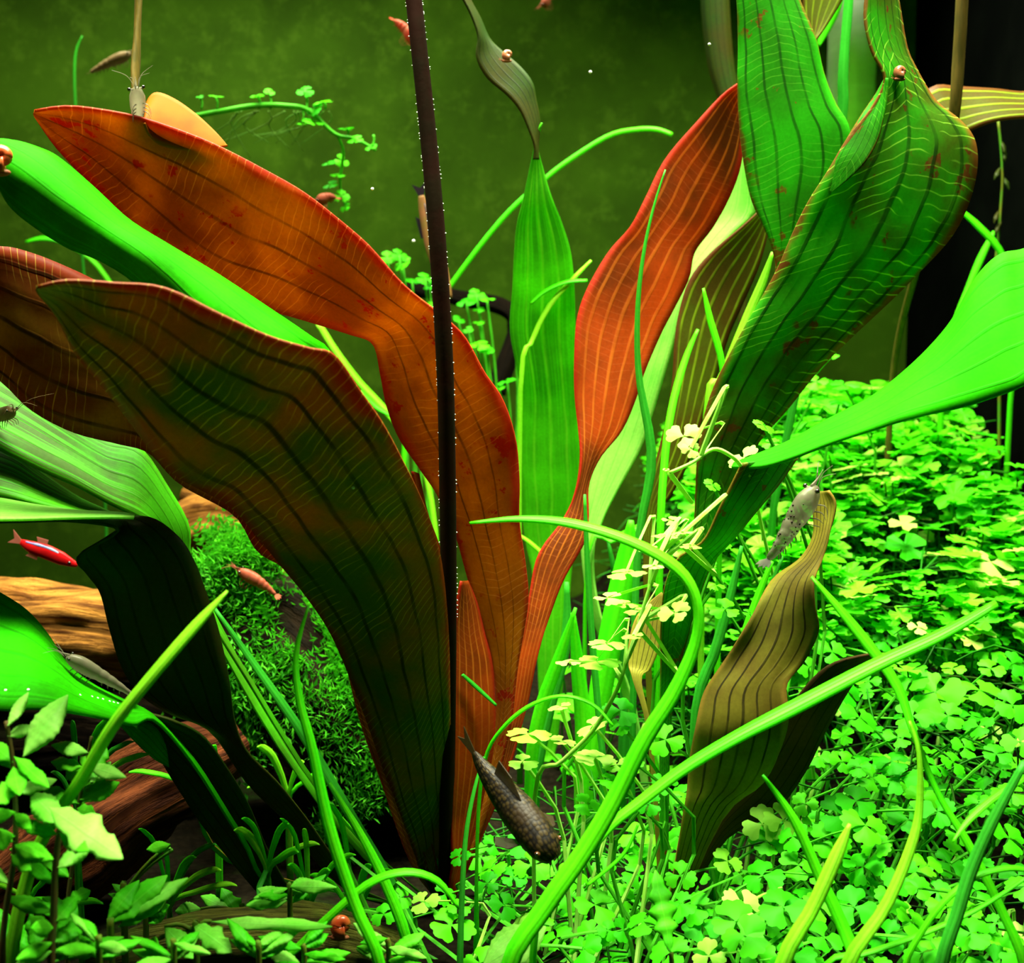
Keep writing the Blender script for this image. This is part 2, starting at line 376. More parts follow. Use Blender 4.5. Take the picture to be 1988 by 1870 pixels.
# ------------------------------------------------------------------ setting
def grid(name, x0, x1, y0, y1, nx, ny, fz, mat):
    V = []; Fc = []
    for j in range(ny+1):
        for i in range(nx+1):
            x = x0+(x1-x0)*i/nx; y = y0+(y1-y0)*j/ny; V.append((x, y, fz(x, y)))
    for j in range(ny):
        for i in range(nx):
            q = j*(nx+1)+i; Fc.append((q, q+1, q+nx+2, q+nx+1))
    return mk(name, V, Fc, mat)
WB = 2.3; WR = 1.68; WL = -2.7
tag(grid('floor', WL, WR, -1.4, WB, 90, 80, G, M['soil']), 'dark soil bed of the aquarium under the plants', 'ground', kind='structure')
def box(name, a, b, mat, parent=None):
    V = [(x, y, z) for x in (a[0], b[0]) for y in (a[1], b[1]) for z in (a[2], b[2])]
    Fc = [(0, 1, 3, 2), (4, 6, 7, 5), (0, 4, 5, 1), (2, 3, 7, 6), (0, 2, 6, 4), (1, 5, 7, 3)]
    return mk(name, V, Fc, mat, parent, smooth=False)
tag(box('wall_back', (WL-0.1, WB, -0.2), (WR+0.1, WB+0.1, 3.9), M['wall']), 'green algae-filmed back pane of the aquarium', 'wall', kind='structure')
tag(box('wall_right', (WR, -1.4, -0.2), (WR+0.1, WB, 3.9), M['black']), 'black side pane of the aquarium', 'wall', kind='structure')
tag(box('wall_left', (WL-0.1, -1.4, -0.2), (WL, WB, 3.9), M['wall']), 'green algae-filmed side pane of the aquarium', 'wall', kind='structure')

# ------------------------------------------------------------------ sword plants
CROWN = P(862, 1775, 3.02); CROWN.z = G(CROWN.x, CROWN.y)-0.005
sw = empty('sword_plant', CROWN, 'large red and brown leaved sword plant with a tall dark stalk', 'plant')
def leaf(pairs, dA, dB, mat, parent=None, name='leaf', label=None, to_crown=True, **kw):
    par = parent or sw
    return strip(name, pairs, dA, dB, M[mat], par, label=label, root=(par.location if to_crown else None), **kw)
L1 = leaf([(68,216,68,226),(150,207,112,288),(270,226,180,362),(390,270,265,455),(480,310,360,540),(570,360,450,582),(640,410,530,606),(710,470,610,628),
      (780,550,680,648),(845,603,725,668),(900,652,740,730),(940,722,752,790),(975,775,775,850),(1000,850,812,905),(1008,930,852,965),(1008,1010,885,1040),
      (1020,1090,905,1110),(1026,1160,925,1180),(1018,1220,942,1235),(1004,1300,960,1305),(992,1400,962,1400),(965,1520,938,1520),(915,1660,893,1660)],
     [2.60,2.66,2.80,2.92,3.0], [2.80,2.86,2.96,2.98,3.02], 'red', cup=0.03, pleat=0.008, ruffle=0.012, seed=1, label='long orange-red leaf arching up with a pale green tip')
strip('folded_margin', [(440,281,442,283),(415,254,400,290),(380,222,350,290),(340,194,310,280),(305,181,290,262),(288,195,284,250),(283,222,280,240)],
      [2.66,2.69,2.71,2.71,2.68], [2.66,2.65,2.64,2.63,2.62], M['fold'], L1, cup=0.03, label='orange margin folded up behind the leaf edge')
L2 = leaf([(-30,288,-30,300),(20,274,0,365),(80,290,25,405),(120,312,75,445),(185,368,135,482),(250,428,200,508),(330,478,275,560),(420,532,330,640),(520,598,400,740),(600,652,480,820),
      (640,684,560,900),(690,790,640,1000),(745,930,700,1150),(790,1100,740,1300),(825,1300,790,1450),(845,1550,830,1600)],
     [2.54,2.54,2.55,2.64,2.9,3.02], [2.46,2.47,2.50,2.68,2.88,3.0], 'bright', cup=0.55, seed=2, label='bright green leaf catching the light along its top')
leaf([(72,556,75,570),(130,545,110,615),(220,550,150,690),(320,560,200,750),(430,612,250,815),(520,652,300,880),(600,676,345,925),(650,690,400,955),(700,760,450,985),(745,825,500,1040),
      (785,900,540,1090),(810,950,590,1150),(835,1010,635,1215),(855,1080,670,1290),(868,1180,705,1380),(872,1280,740,1480),(874,1400,770,1560),(875,1520,800,1640),(872,1640,822,1710)],
     [2.12,2.16,2.32,2.64,3.0], [2.26,2.38,2.57,2.78,3.02], 'olive', cup=0.05, pleat=0.010, ruffle=0.012, seed=3, label='broad dark olive-brown leaf with yellow cross veins')
leaf([(-160,560,-160,580),(-100,490,-110,660),(0,478,0,738),(60,490,60,795),(130,518,140,838),(200,552,230,862),(320,620,290,880),(420,720,350,940),(500,820,455,1000),(580,930,500,1070),(650,1050,560,1110),
      (700,1180,640,1215),(735,1300,672,1290),(760,1420,700,1400),(800,1560,745,1530),(830,1680,800,1680)],
     [2.58,2.66,2.74,2.86,3.0], [2.70,2.74,2.80,2.90,3.02], 'brown', cup=0.04, pleat=0.008, ruffle=0.01, seed=4, label='reddish brown leaf with a dark red lower margin')
L5 = leaf([(-90,660,-90,780),(-40,690,-40,850),(30,735,75,912),(110,795,150,945),(200,850,215,980),(270,868,265,1004),(325,945,292,1020),(366,1020,310,1050),(372,1090,340,1110),(420,1200,400,1210),(560,1450,545,1460),(720,1660,710,1670)],
     [2.9,2.92,2.95,3.0,3.02], [2.74,2.78,2.86,2.95,3.02], 'streaky', cup=0.06, seed=5, label='light green streaky leaf behind the brown one')
leaf([(-60,838,-60,948),(20,868,20,966),(75,912,75,980),(150,965,150,996),(225,1001,230,1008),(320,1060,318,1068),(450,1260,445,1265),(650,1570,645,1575)],
     [2.84,2.86,2.9,2.98], [2.70,2.74,2.85,2.98], 'streaky', seed=6, label='narrow light green leaf')
leaf([(-60,960,-60,1015),(40,982,40,1013),(140,998,140,1012),(240,1003,230,1030),(300,1008,150,1080),(350,1045,170,1115),(380,1095,195,1150),(400,1150,212,1215),(425,1225,235,1290),(445,1320,270,1345),
      (456,1400,330,1385),(480,1460,410,1420),(540,1520,480,1520),(600,1595,560,1600),(650,1665,620,1680),(720,1735,705,1745)],
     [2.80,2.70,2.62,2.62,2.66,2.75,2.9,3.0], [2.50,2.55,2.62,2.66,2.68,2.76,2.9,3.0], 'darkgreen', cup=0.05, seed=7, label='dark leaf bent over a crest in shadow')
leaf([(-60,955,-60,1010),(40,976,40,1009),(140,991,140,1006),(225,996,222,1005),(262,1000,260,1006)], [2.74,2.67,2.60], [2.45,2.51,2.57], 'pale', cup=0.05, to_crown=False, seed=47, label='pale strip for the lit upper side of the bent dark leaf')  # added strip: light on the dark leaf's top given as a paler colour
L7 = leaf([(-60,1120,-60,1350),(0,1152,0,1378),(50,1185,60,1376),(90,1230,120,1381),(130,1290,180,1391),(180,1330,230,1402),(240,1360,262,1408),(300,1392,302,1400),(380,1480,376,1486),(470,1620,465,1626),(560,1740,556,1745)],
     [2.62,2.58,2.56,2.60,2.80], [2.34,2.34,2.46,2.58,2.80], 'bright', cup=0.03, seed=8, label='bright green leaf narrowing to a thin dark neck')
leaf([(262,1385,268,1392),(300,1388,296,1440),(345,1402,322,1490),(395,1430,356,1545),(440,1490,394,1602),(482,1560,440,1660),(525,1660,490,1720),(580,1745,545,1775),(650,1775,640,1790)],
     [2.58,2.60,2.68,2.80,2.9], [2.66,2.70,2.78,2.84,2.9], 'darkgreen', cup=0.03, seed=48, label='dark leaf running down below the bright one, shade in its colour')  # stands for the shaded length of the bright leaf, shade put into its colour
leaf([(228,1396,230,1400),(290,1402,262,1440),(322,1440,300,1475),(345,1490,338,1500),(380,1560,374,1566),(470,1680,465,1685)], [2.60,2.62,2.75,2.9], [2.56,2.60,2.75,2.9], 'green', seed=9, label='small curled green leaf')
leaf([(895,1128,907,1128),(885,1180,925,1170),(880,1230,940,1230),(880,1300,955,1290),(878,1370,960,1370),(878,1450,958,1450),(876,1530,940,1540),(875,1600,920,1620),(876,1690,898,1690)],
     [2.84,2.86,2.95], [2.92,2.93,2.98], 'scarlet', seed=10, label='short upright rust-red leaf')
leaf([(800,915,812,920),(808,960,830,1000),(820,1020,858,1080),(830,1120,864,1180),(840,1250,866,1300),(850,1450,862,1450)], [2.86,2.92,2.98], [2.90,2.94,2.98], 'scarlet', seed=11, label='thin rusty leaf edge')
leaf([(715,1262,745,1290),(732,1350,795,1400),(765,1440,812,1500),(792,1530,828,1560),(818,1640,842,1650)], [2.90,2.94,2.98], [2.9,2.94,2.98], 'brown', seed=12, label='brown leaf margin beside the dark stem')
leaf([(668,1190,700,1210),(702,1330,742,1330),(740,1440,775,1440),(772,1560,806,1570),(802,1650,834,1680)], [2.96,2.98,3.0], [2.96,2.98,3.0], 'darkgreen', seed=13, label='narrow dark green leaf stem')
leaf([(1442,158,1450,168),(1400,185,1447,230),(1350,240,1437,320),(1290,310,1417,380),(1255,380,1384,440),(1225,440,1348,490),(1180,490,1337,540),(1140,560,1308,600),(1120,620,1282,650),(1115,690,1252,720),
      (1115,760,1232,780),(1122,830,1205,840),(1126,890,1165,890),(1118,950,1143,940),(1092,1010,1143,1000),(1045,1075,1136,1050),(1028,1150,1095,1125),(1016,1230,1066,1200),(1003,1300,1045,1270),(988,1400,1018,1390),(950,1550,968,1550)],
     [3.22,3.20,3.18,3.14,3.08,3.02], [3.30,3.28,3.24,3.16,3.08,3.02], 'scarlet', cup=0.05, pleat=0.008, ruffle=0.012, seed=14, label='scarlet leaf with orange lengthwise veins')
st = tube('flower_stalk', [P(745,-520,2.56), P(800,-30,2.56), P(812,80,2.56), P(832,270,2.57), P(850,480,2.58), P(864,720,2.62), P(869,950,2.68), P(871,1200,2.76), P(869,1450,2.88), P(865,1680,2.97), CROWN],
          [pix(15.5,2.56), pix(16.5,2.56), pix(17,2.58), pix(17,2.62), pix(16,2.75), pix(13,3.0)], M['stalk'], sw, k=12, n=60); st['label'] = 'tall straight dark stalk'
bv = []; bf = []
SP = [(800,-30,2.56),(812,80,2.56),(832,270,2.57),(850,480,2.58),(864,720,2.62),(869,950,2.68),(871,1200,2.76)]
for x, y, d in cr(SP, 190):
    if random.random() < 0.35: continue
    s_ = random.choice((-1, 1)); r = pix(random.uniform(0.8, 1.7), d)
    V, Fc = ball_geo(P(x+s_*16.8, y+random.uniform(-3, 3), d-0.003), r, seg=6, rings=4, start=len(bv)); bv += V; bf += Fc
o = mk('fine_bubbles', bv, bf, M['bubble'], st); o['kind'] = 'stuff'; o['label'] = 'fine air bubbles along the stalk edges'
s2 = tube('petiole', [P(285,-400,3.05), P(270,-30,3.0), P(266,80,2.98), P(262,190,2.95), P(275,330,2.93), P(380,500,2.92), P(560,720,2.94), P(720,1050,2.98), P(800,1400,3.02), CROWN], [pix(14,3), pix(14,3), pix(11,3), pix(9,3)], M['stalk_tan'], sw, k=8, n=40, flat=0.5)
s2['label'] = 'flat tan leaf stem rising to the surface'

# ribbon leaved plant behind
RB = P(1060, 1560, 3.75); RB.z = G(RB.x, RB.y)
rp = empty('ribbon_plant', RB, 'tall ribbon leaf twisting upwards behind the red sword leaves', 'plant')
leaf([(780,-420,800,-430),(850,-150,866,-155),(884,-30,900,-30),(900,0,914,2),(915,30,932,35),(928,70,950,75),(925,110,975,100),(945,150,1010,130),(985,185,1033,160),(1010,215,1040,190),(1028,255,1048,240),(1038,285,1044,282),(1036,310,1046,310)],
     [3.30,3.32,3.35], [3.34,3.36,3.37], 'darkgreen', rp, to_crown=False, seed=19, m=10, label='twisted upper end coloured dark for its shade')  # same ribbon as below; shade on its upper end put into a darker material
leaf([(1040,255,1052,238),(1038,285,1044,282),(1030,320,1052,320),(1015,390,1070,380),
      (1003,440,1090,430),(998,500,1108,490),(995,560,1115,560),(990,640,1117,640),(1004,720,1120,720),(1010,780,1125,800),(1005,860,1132,880),(1010,950,1135,960),(1020,1050,1118,1040),(1036,1130,1108,1120),(1045,1300,1095,1300),(1050,1450,1080,1450)],
     [3.36,3.40,3.50,3.62,3.72,3.74], [3.36,3.42,3.52,3.66,3.76,3.78], 'ribbon', rp, seed=20, m=10)

# green sword plant on the right
B2 = P(1275, 1520, 3.25); B2.z = G(B2.x, B2.y)
gs = empty('sword_plant', B2, 'green sword plant with tall veined leaves above the clover carpet', 'plant')
leaf([(1430,240,1452,250),(1380,330,1464,340),(1330,420,1466,410),(1290,500,1425,452),(1270,560,1362,520),(1240,640,1328,590),(1220,700,1312,650),(1200,760,1292,720),(1170,840,1268,800),(1150,900,1244,870),(1140,960,1200,950),
      (1132,1020,1170,1010),(1130,1080,1152,1080),(1150,1200,1168,1200),(1220,1380,1235,1380)], [3.55,3.5,3.45,3.35], [3.42,3.42,3.4,3.32], 'pale', gs, cup=0.03, seed=21, label='pale green leaf behind the scarlet one')
leaf([(1482,402,1492,415),(1440,440,1488,460),(1380,490,1472,520),(1340,540,1442,590),(1320,600,1412,660),(1310,660,1388,740),(1305,740,1362,820),(1292,820,1336,900),(1272,900,1304,960),(1252,1000,1270,1020),(1250,1200,1262,1200)],
     [3.40,3.38,3.34,3.30], [3.46,3.42,3.36,3.30], 'yolive', gs, cup=0.03, seed=22, label='narrow dark leaf with two yellow veins')
leaf([(1425,-60,1530,-60),(1432,20,1556,15),(1434,90,1582,80),(1432,160,1597,140),(1435,230,1622,200),(1440,290,1648,250),(1450,350,1645,320),(1462,400,1622,400),(1485,450,1585,460),(1500,490,1552,515),(1504,540,1532,550),(1470,650,1490,655),(1400,850,1415,855),(1320,1150,1332,1150),(1280,1400,1292,1400)],
     [3.02,3.06,3.12,3.18,3.22], [3.10,3.12,3.16,3.20,3.22], 'green', gs, cup=0.05, pleat=0.008, ruffle=0.012, seed=23, label='upright green leaf with brown patches')
leaf([(1690,-60,1735,-60),(1677,30,1746,20),(1690,100,1758,90),(1716,155,1775,132),(1690,212,1815,195),(1645,268,1862,235),(1605,335,1892,275),(1570,390,1897,330),(1540,450,1877,400),(1510,520,1842,465),(1480,575,1782,530),(1445,635,1727,585),(1410,700,1652,655),
      (1380,765,1592,715),(1362,830,1532,790),(1352,900,1472,860),(1350,960,1420,950),(1345,1030,1390,1030),(1320,1150,1350,1150),(1290,1300,1312,1300),(1275,1430,1288,1430)],
     [2.86,2.88,2.92,3.0,3.08,3.16,3.22], [2.96,2.98,3.0,3.06,3.12,3.18,3.22], 'greenbig', gs, cup=0.06, pleat=0.010, ruffle=0.012, seed=24, label='big green leaf with pale cross veins and a brown margin')
leaf([(1720,150,1722,152),(1700,185,1722,180),(1672,225,1716,225),(1645,268,1704,272),(1625,305,1680,315),(1612,340,1645,350),(1606,372,1612,376)], [2.92,2.90,2.90,2.92], [2.85,2.86,2.88,2.92], 'green', gs, to_crown=False, seed=25, label='lighter folded tip of the big leaf')
leaf([(1560,-60,1650,-60),(1558,-10,1640,-10),(1560,30,1618,30),(1568,60,1598,60),(1577,79,1583,79)], [3.5,3.5], [3.5,3.48], 'yolive', gs, to_crown=False, seed=26, label='yellowish leaf tip hanging from above')
leaf([(2080,150,2080,240),(2000,178,2000,229),(1930,173,1930,236),(1860,169,1880,256),(1810,169,1845,275),(1770,220,1800,340),(1700,420,1712,430),(1600,600,1612,605),(1470,780,1480,785),(1400,920,1410,920),(1340,1080,1348,1080),(1300,1300,1308,1300)],
     [3.52,3.52,3.48,3.4,3.3], [3.45,3.45,3.43,3.38,3.3], 'yolive', gs, cup=0.03, seed=27, label='yellow-green leaf reaching past the stalk')
e_ = P(1722, 860, 4.05); e_.z = G(e_.x, e_.y)
tag(tube('tall_stalk', [P(1885,-400,3.22), P(1869,-30,3.26), P(1862,100,3.28), P(1850,240,3.32), P(1820,380,3.48), P(1780,520,3.72), P(1735,720,3.95), e_], [pix(11.5,3.45), pix(11,3.5), pix(8,3.6), pix(6,3.8)], M['stalk_tan'], None, k=8, n=40), 'tall olive-tan stalk rising behind the big veined leaf to the surface', 'stalk')

B3 = P(1292, 1640, 2.85); B3.z = G(B3.x, B3.y)
bs = empty('sword_plant', B3, 'young sword plant with one bright outstretched leaf and one wilted leaf', 'plant')
leaf([(2080,450,2080,700),(1988,484,1988,748),(1940,495,1945,766),(1895,540,1872,790),(1850,620,1802,805),(1800,680,1742,820),(1740,735,1692,836),(1690,772,1642,852),(1640,798,1592,870),(1590,824,1535,892),(1530,858,1478,908),(1425,900,1420,908)],
     [2.66,2.64,2.64,2.65,2.67,2.70], [2.46,2.48,2.52,2.58,2.63,2.68], 'bright', bs, cup=0.03, to_crown=False, seed=30, label='bright green leaf stretched out over the clover')
L20 = leaf([(1440,900,1548,888),(1420,940,1512,940),(1395,990,1470,990),(1365,1050,1425,1045),(1315,1085,1385,1090),(1290,1140,1360,1150),(1282,1220,1336,1230),(1282,1310,1316,1310),(1280,1450,1300,1450)],
     [2.66,2.68,2.72,2.80,2.85], [2.74,2.74,2.76,2.82,2.85], 'green', bs, cup=0.06, seed=31, label='folded green leaf base')
leaf([(1586,954,1606,954),(1581,990,1622,982),(1580,1040,1612,1040),(1556,1085,1598,1085),(1502,1125,1578,1130),(1460,1190,1580,1175),(1425,1250,1590,1225),(1395,1300,1562,1285),(1365,1350,1526,1330),(1350,1410,1530,1390),
      (1340,1470,1515,1450),(1335,1530,1480,1520),(1325,1590,1400,1595)], [2.86,2.83,2.78,2.74,2.78], [2.82,2.78,2.74,2.72,2.78], 'wilted', bs, cup=0.08, pleat=0.006, ruffle=0.03, seed=32, label='wilted olive-brown leaf with a curled tip')
leaf([(1700,1268,1704,1272),(1612,1290,1655,1328),(1550,1350,1602,1420),(1500,1430,1562,1500),(1450,1520,1500,1580),(1380,1620,1400,1640)], [2.80,2.82,2.85], [2.84,2.86,2.86], 'deadbrown', bs, seed=33, cup=0.05, label='dead dark brown leaf')
leaf([(1284,1150,1286,1152),(1240,1190,1284,1200),(1222,1240,1280,1255),(1220,1290,1262,1300),(1228,1320,1245,1325),(1260,1450,1268,1450)], [2.95,2.92,2.88], [2.95,2.92,2.88], 'wilted', bs, seed=34, cup=0.05, label='small brownish oval leaf')

# ------------------------------------------------------------------ grass blades
def blade(path, wpx, d, mat, label, group=None, root=True, tw=1.1, parent=None, name='vallisneria', n=None):
    k = len(path); pr = []; dA = []; dB = []
    for i, (x, y) in enumerate(path):
        x0, y0 = path[max(i-1, 0)]; x1, y1 = path[min(i+1, k-1)]
        L = math.hypot(x1-x0, y1-y0) or 1; nx, ny = -(y1-y0)/L, (x1-x0)/L
        t = i/(k-1); hw = lin(wpx, t)/2; dd = lin(d, t)
        pr.append((x+nx*hw, y+ny*hw, x-nx*hw, y-ny*hw)); dA.append(dd-ny*pix(hw, dd)*tw); dB.append(dd+ny*pix(hw, dd)*tw)
    rt = None
    if root:
        e = P(path[-1][0], path[-1][1], lin(d, 1)); rt = (e.x, e.y+0.01, min(e.z-0.01, G(e.x, e.y)-0.01))
    o = strip(name, pr, dA, dB, M[mat], parent, n=n or max(16, 4*k), m=4, cup=0.12, solid=0.004, root=rt)
    if parent is None: tag(o, label, 'water plant', group)
    return o
blade([(912,1016),(1010,1008),(1110,1017),(1220,1050),(1310,1100),(1350,1160),(1352,1240),(1312,1340),(1250,1440),(1190,1560),(1130,1660),(1060,1760),(985,1890)], [2,10,16,18,20,18,20,28,32,34,36,36,34], [2.40,2.36,2.34,2.32,2.32,2.3], 'blade', 'long bright grass blade bowing over in front of the red leaves')
blade([(1935,1172),(1830,1232),(1700,1292),(1540,1375),(1430,1432),(1330,1492),(1240,1560),(1180,1610),(1110,1700),(1040,1800)], [14,22,26,28,24,22,20,18,16,14], [2.44,2.42,2.40,2.38,2.36], 'blade', 'wide grass blade lying across the wilted leaf')
blade([(442,1148),(380,1215),(290,1320),(220,1410),(160,1510),(100,1600),(55,1700),(20,1890)], [3,18,20,22,22,22,24,26], [2.13,2.11,2.10,2.12,2.17,2.22,2.24,2.24], 'blade_y', 'yellow-green grass blade slanting past the pale lobed leaf')
blade([(600,1175),(575,1270),(582,1360),(605,1450),(640,1610),(690,1760),(740,1890)], [3,10,14,18,22,22,22], [2.36,2.30,2.26,2.24], 'blade', 'bright grass blade rising before the moss')
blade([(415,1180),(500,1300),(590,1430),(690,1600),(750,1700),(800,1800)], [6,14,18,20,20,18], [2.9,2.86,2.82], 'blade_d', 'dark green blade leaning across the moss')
blade([(890,1765),(850,1712),(790,1694),(720,1714),(640,1780),(590,1830),(540,1890)], [4,12,14,14,14,14,14], [2.42,2.38,2.38], 'blade', 'grass blade arched over the red snail')
blade([(640,1520),(700,1620),(750,1720),(790,1830)], [4,14,20,20], [2.62,2.6,2.58], 'blade', 'grass blade beside the base of the dark leaf')
blade([(1575,1120),(1660,1220),(1740,1330),(1772,1420),(1820,1540),(1880,1640),(1940,1760),(1990,1890)], [4,18,18,12,10,14,16,18], [2.58,2.52,2.45,2.4,2.35], 'blade', 'thin blade running down through the clover from the wilted leaf')
blade([(1990,1480),(1930,1590),(1885,1690),(1860,1770),(1825,1890)], [14,22,26,26,26], [2.3,2.28,2.25], 'blade_d', 'dark grass blade standing in front of the clover')
blade([(1765,1400),(1783,1460),(1785,1560),(1770,1640),(1720,1760),(1640,1890)], [4,8,14,20,24,28], [2.4,2.35,2.28], 'blade_y', 'yellow grass blade curving through the clover carpet')
blade([(1650,1600),(1625,1660),(1580,1760),(1515,1890)], [6,26,28,30], [2.3,2.28,2.25], 'blade_y', 'short wide yellow blade lit at its tip')
blade([(1480,1505),(1540,1590),(1590,1700),(1640,1810),(1665,1890)], [4,16,20,24,24], [2.42,2.4,2.35], 'blade', 'grass blade crossing behind the wide yellow blade')
blade([(2000,1692),(1960,1686),(1900,1700),(1840,1745),(1790,1810),(1755,1890)], [6,10,12,12,12,12], [2.3,2.28,2.28], 'blade', 'arched thin blade before the dark grass blade')
blade([(1850,1635),(1880,1595),(1930,1550),(1990,1510)], [3,12,14,14], [2.30,2.34,2.40], 'blade', 'short blade tilted across the dark grass blade', root=False)
blade([(2000,1700),(1900,1765),(1800,1810),(1690,1850),(1600,1880)], [6,8,10,10,10], [2.32,2.32,2.32], 'blade', 'low runner stem lying on the clover leaves')
RB_ = 'grass blades beside the big veined leaf'
blade([(1860,405),(1900,440),(1945,495),(1975,600),(1960,800)], [6,12,12,10,10], [3.95,3.95,3.95], 'blade', 'kinked grass blade against the black pane')
blade([(1930,450),(1905,500),(1880,560),(1850,640),(1830,740)], [6,14,12,12,12], [4.1,4.1,4.1], 'blade', 'segmented grass blade behind the outstretched leaf')
blade([(1500,490),(1480,550),(1450,620),(1405,730),(1370,830)], [5,16,18,16,12], [3.26,3.26,3.24], 'blade_y', 'yellow blade between the narrow dark leaf and the big veined leaf')
blade([(1365,560),(1378,620),(1400,700),(1410,800),(1400,900)], [4,12,12,10,10], [3.22,3.22], 'blade', 'thin blade next to the yellow blade by the veined leaf')
blade([(1355,640),(1330,700),(1305,790),(1290,900),(1280,1100)], [5,12,14,14,14], [3.20,3.18,3.12,3.08], 'blade', 'grass blade in front of the pale green leaf')
blade([(1305,262),(1275,252),(1235,252),(1180,265),(1100,315),(1050,355),(980,420),(900,520),(840,610),(800,720),(780,1000)], [8,9,9,9,9,9,9,9,9,9,9], [4.0,4.0,4.0], 'blade', 'thin blade arching far behind the twisted ribbon leaf', tw=0.1)
blade([(1148,506),(1110,545),(1070,590),(1035,660),(1010,780)], [4,8,9,9,8], [3.5,3.5], 'blade_y', 'small blade slanting in front of the ribbon leaf')
blade([(1140,545),(1100,548),(1060,565),(1030,590)], [4,6,6,4], [3.49,3.49], 'blade', 'tiny blade lying across the ribbon leaf', root=False)
blade([(1292,330),(1270,400),(1250,490),(1238,600),(1240,730),(1265,890),(1240,1050),(1230,1300)], [2,4,6,9,12,18,14,12], [3.05,3.05,3.05], 'blade_d', 'thin dark blade in front of the scarlet leaf')
blade([(1135,960),(1140,1090),(1150,1250),(1165,1420),(1170,1500)], [4,10,12,12,12], [3.02,3.02], 'blade_d', 'dark thin blade below the scarlet leaf')
GR = 'upright blades in the middle of the tank'
for i, (pth, wd, dd, mt, lb) in enumerate([
    ([(1225,1010),(1215,1100),(1190,1220),(1160,1380),(1140,1560)], [10,44,48,42,30], 3.3, 'blade', 'broad bright blade behind the pale clover runner'),
    ([(1112,1190),(1122,1300),(1132,1420),(1128,1560)], [8,26,30,26], 3.2, 'blade', 'upright bright blade before the ribbon plant'),
    ([(1118,1180),(1085,1280),(1050,1380),(1030,1500)], [5,22,26,22], 3.15, 'blade', 'blade leaning beside the base of the scarlet leaf'),
    ([(1100,1130),(1098,1250),(1060,1400),(1040,1520)], [8,20,24,20], 3.3, 'blade_d', 'darker blade behind the leaning bright blade'),
    ([(1180,1050),(1205,1180),(1215,1320),(1210,1480)], [5,18,22,20], 3.4, 'blade_d', 'darker blade behind the broad bright blade'),
    ([(1300,1000),(1250,1020),(1190,1050),(1140,1090)], [4,12,12,8], 3.35, 'blade', 'blade slanting behind the pale clover runner'),
    ([(1500,1090),(1475,1150),(1440,1250),(1400,1380)], [5,14,16,14], 2.9, 'blade', 'blade beside the folded green leaf base'),
    ([(1520,1080),(1480,1180),(1430,1300),(1390,1420)], [5,14,20,18], 2.95, 'blade_d', 'darker blade behind the wilted leaf'),
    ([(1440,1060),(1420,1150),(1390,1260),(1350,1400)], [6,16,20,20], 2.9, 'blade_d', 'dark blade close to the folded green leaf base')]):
    blade(pth, wd, dd, mt, lb)
blade([(1000,1035),(1030,1055),(1080,1100)], [3,7,6], 3.3, 'blade_y', 'tiny yellow blade crossing the ribbon leaf base', root=False)
blade([(618,628),(650,680),(695,740),(750,800),(820,900),(850,1100)], [12,13,13,12,10,10], 3.9, 'blade_y', 'yellow blade in the gap left of the red leaf stem')
blade([(700,760),(730,790),(765,810)], [6,9,5], 3.85, 'blade', 'short blade crossing the yellow blade', root=False)
blade([(1190,1410),(1150,1368),(1090,1352),(1030,1370),(980,1410),(945,1465),(930,1560),(925,1720)], [3,5,5,6,6,6,6,6], [2.56,2.62,2.68,2.70], 'blade', 'thin arched blade above the dark fish')
blade([(897,1310),(925,1335),(963,1370)], [5,7,4], [2.85,2.87,2.89], 'blade_d', 'short floating piece of blade on the rust-red leaf', root=False)
blade([(940,1470),(922,1530),(905,1620),(897,1740),(893,1880)], [3,6,8,10,12], [2.68,2.62,2.55], 'blade_d', 'slim dark blade in front of the plant base')
blade([(1240,1600),(1210,1660),(1140,1720)], [4,6,5], 2.5, 'blade', 'small loose blade among the middle clovers', root=False)

blade([(1652,-60),(1646,20),(1640,90),(1636,160),(1634,230),(1600,500),(1500,1000)], [14,18,18,20,20,16,14], 3.6, 'blade_d', 'long dark green blade hanging in front of the filter pipe')
blade([(1618,-40),(1612,10),(1600,55),(1590,90)], [50,44,26,4], 3.9, 'blade', None, root=False, parent=gs, name='leaf')['label'] = 'bright green leaf tip beside the filter pipe'
blade([(1385,-60),(1390,40),(1400,130),(1420,220),(1440,400),(1440,700)], [55,55,50,40,25,14], 4.2, 'darkgreen', 'broad shaded leaf far behind the green upright leaf', tw=0.1)  # leaf lies in shade; the dark green colour stands for it
blade([(160,70),(148,100),(145,150),(148,230),(160,500),(200,900)], [2,4,5,5,5,5], 4.6, 'blade_d', 'faint thin blade near the back pane left of the tan stem', tw=0.1)
blade([(50,470),(90,463),(140,478),(200,530),(270,660),(340,860),(430,1120),(470,1250)], [4,9,10,9,8,8,8,8], 4.65, 'blade', 'blurred blade behind the bright green leaf')

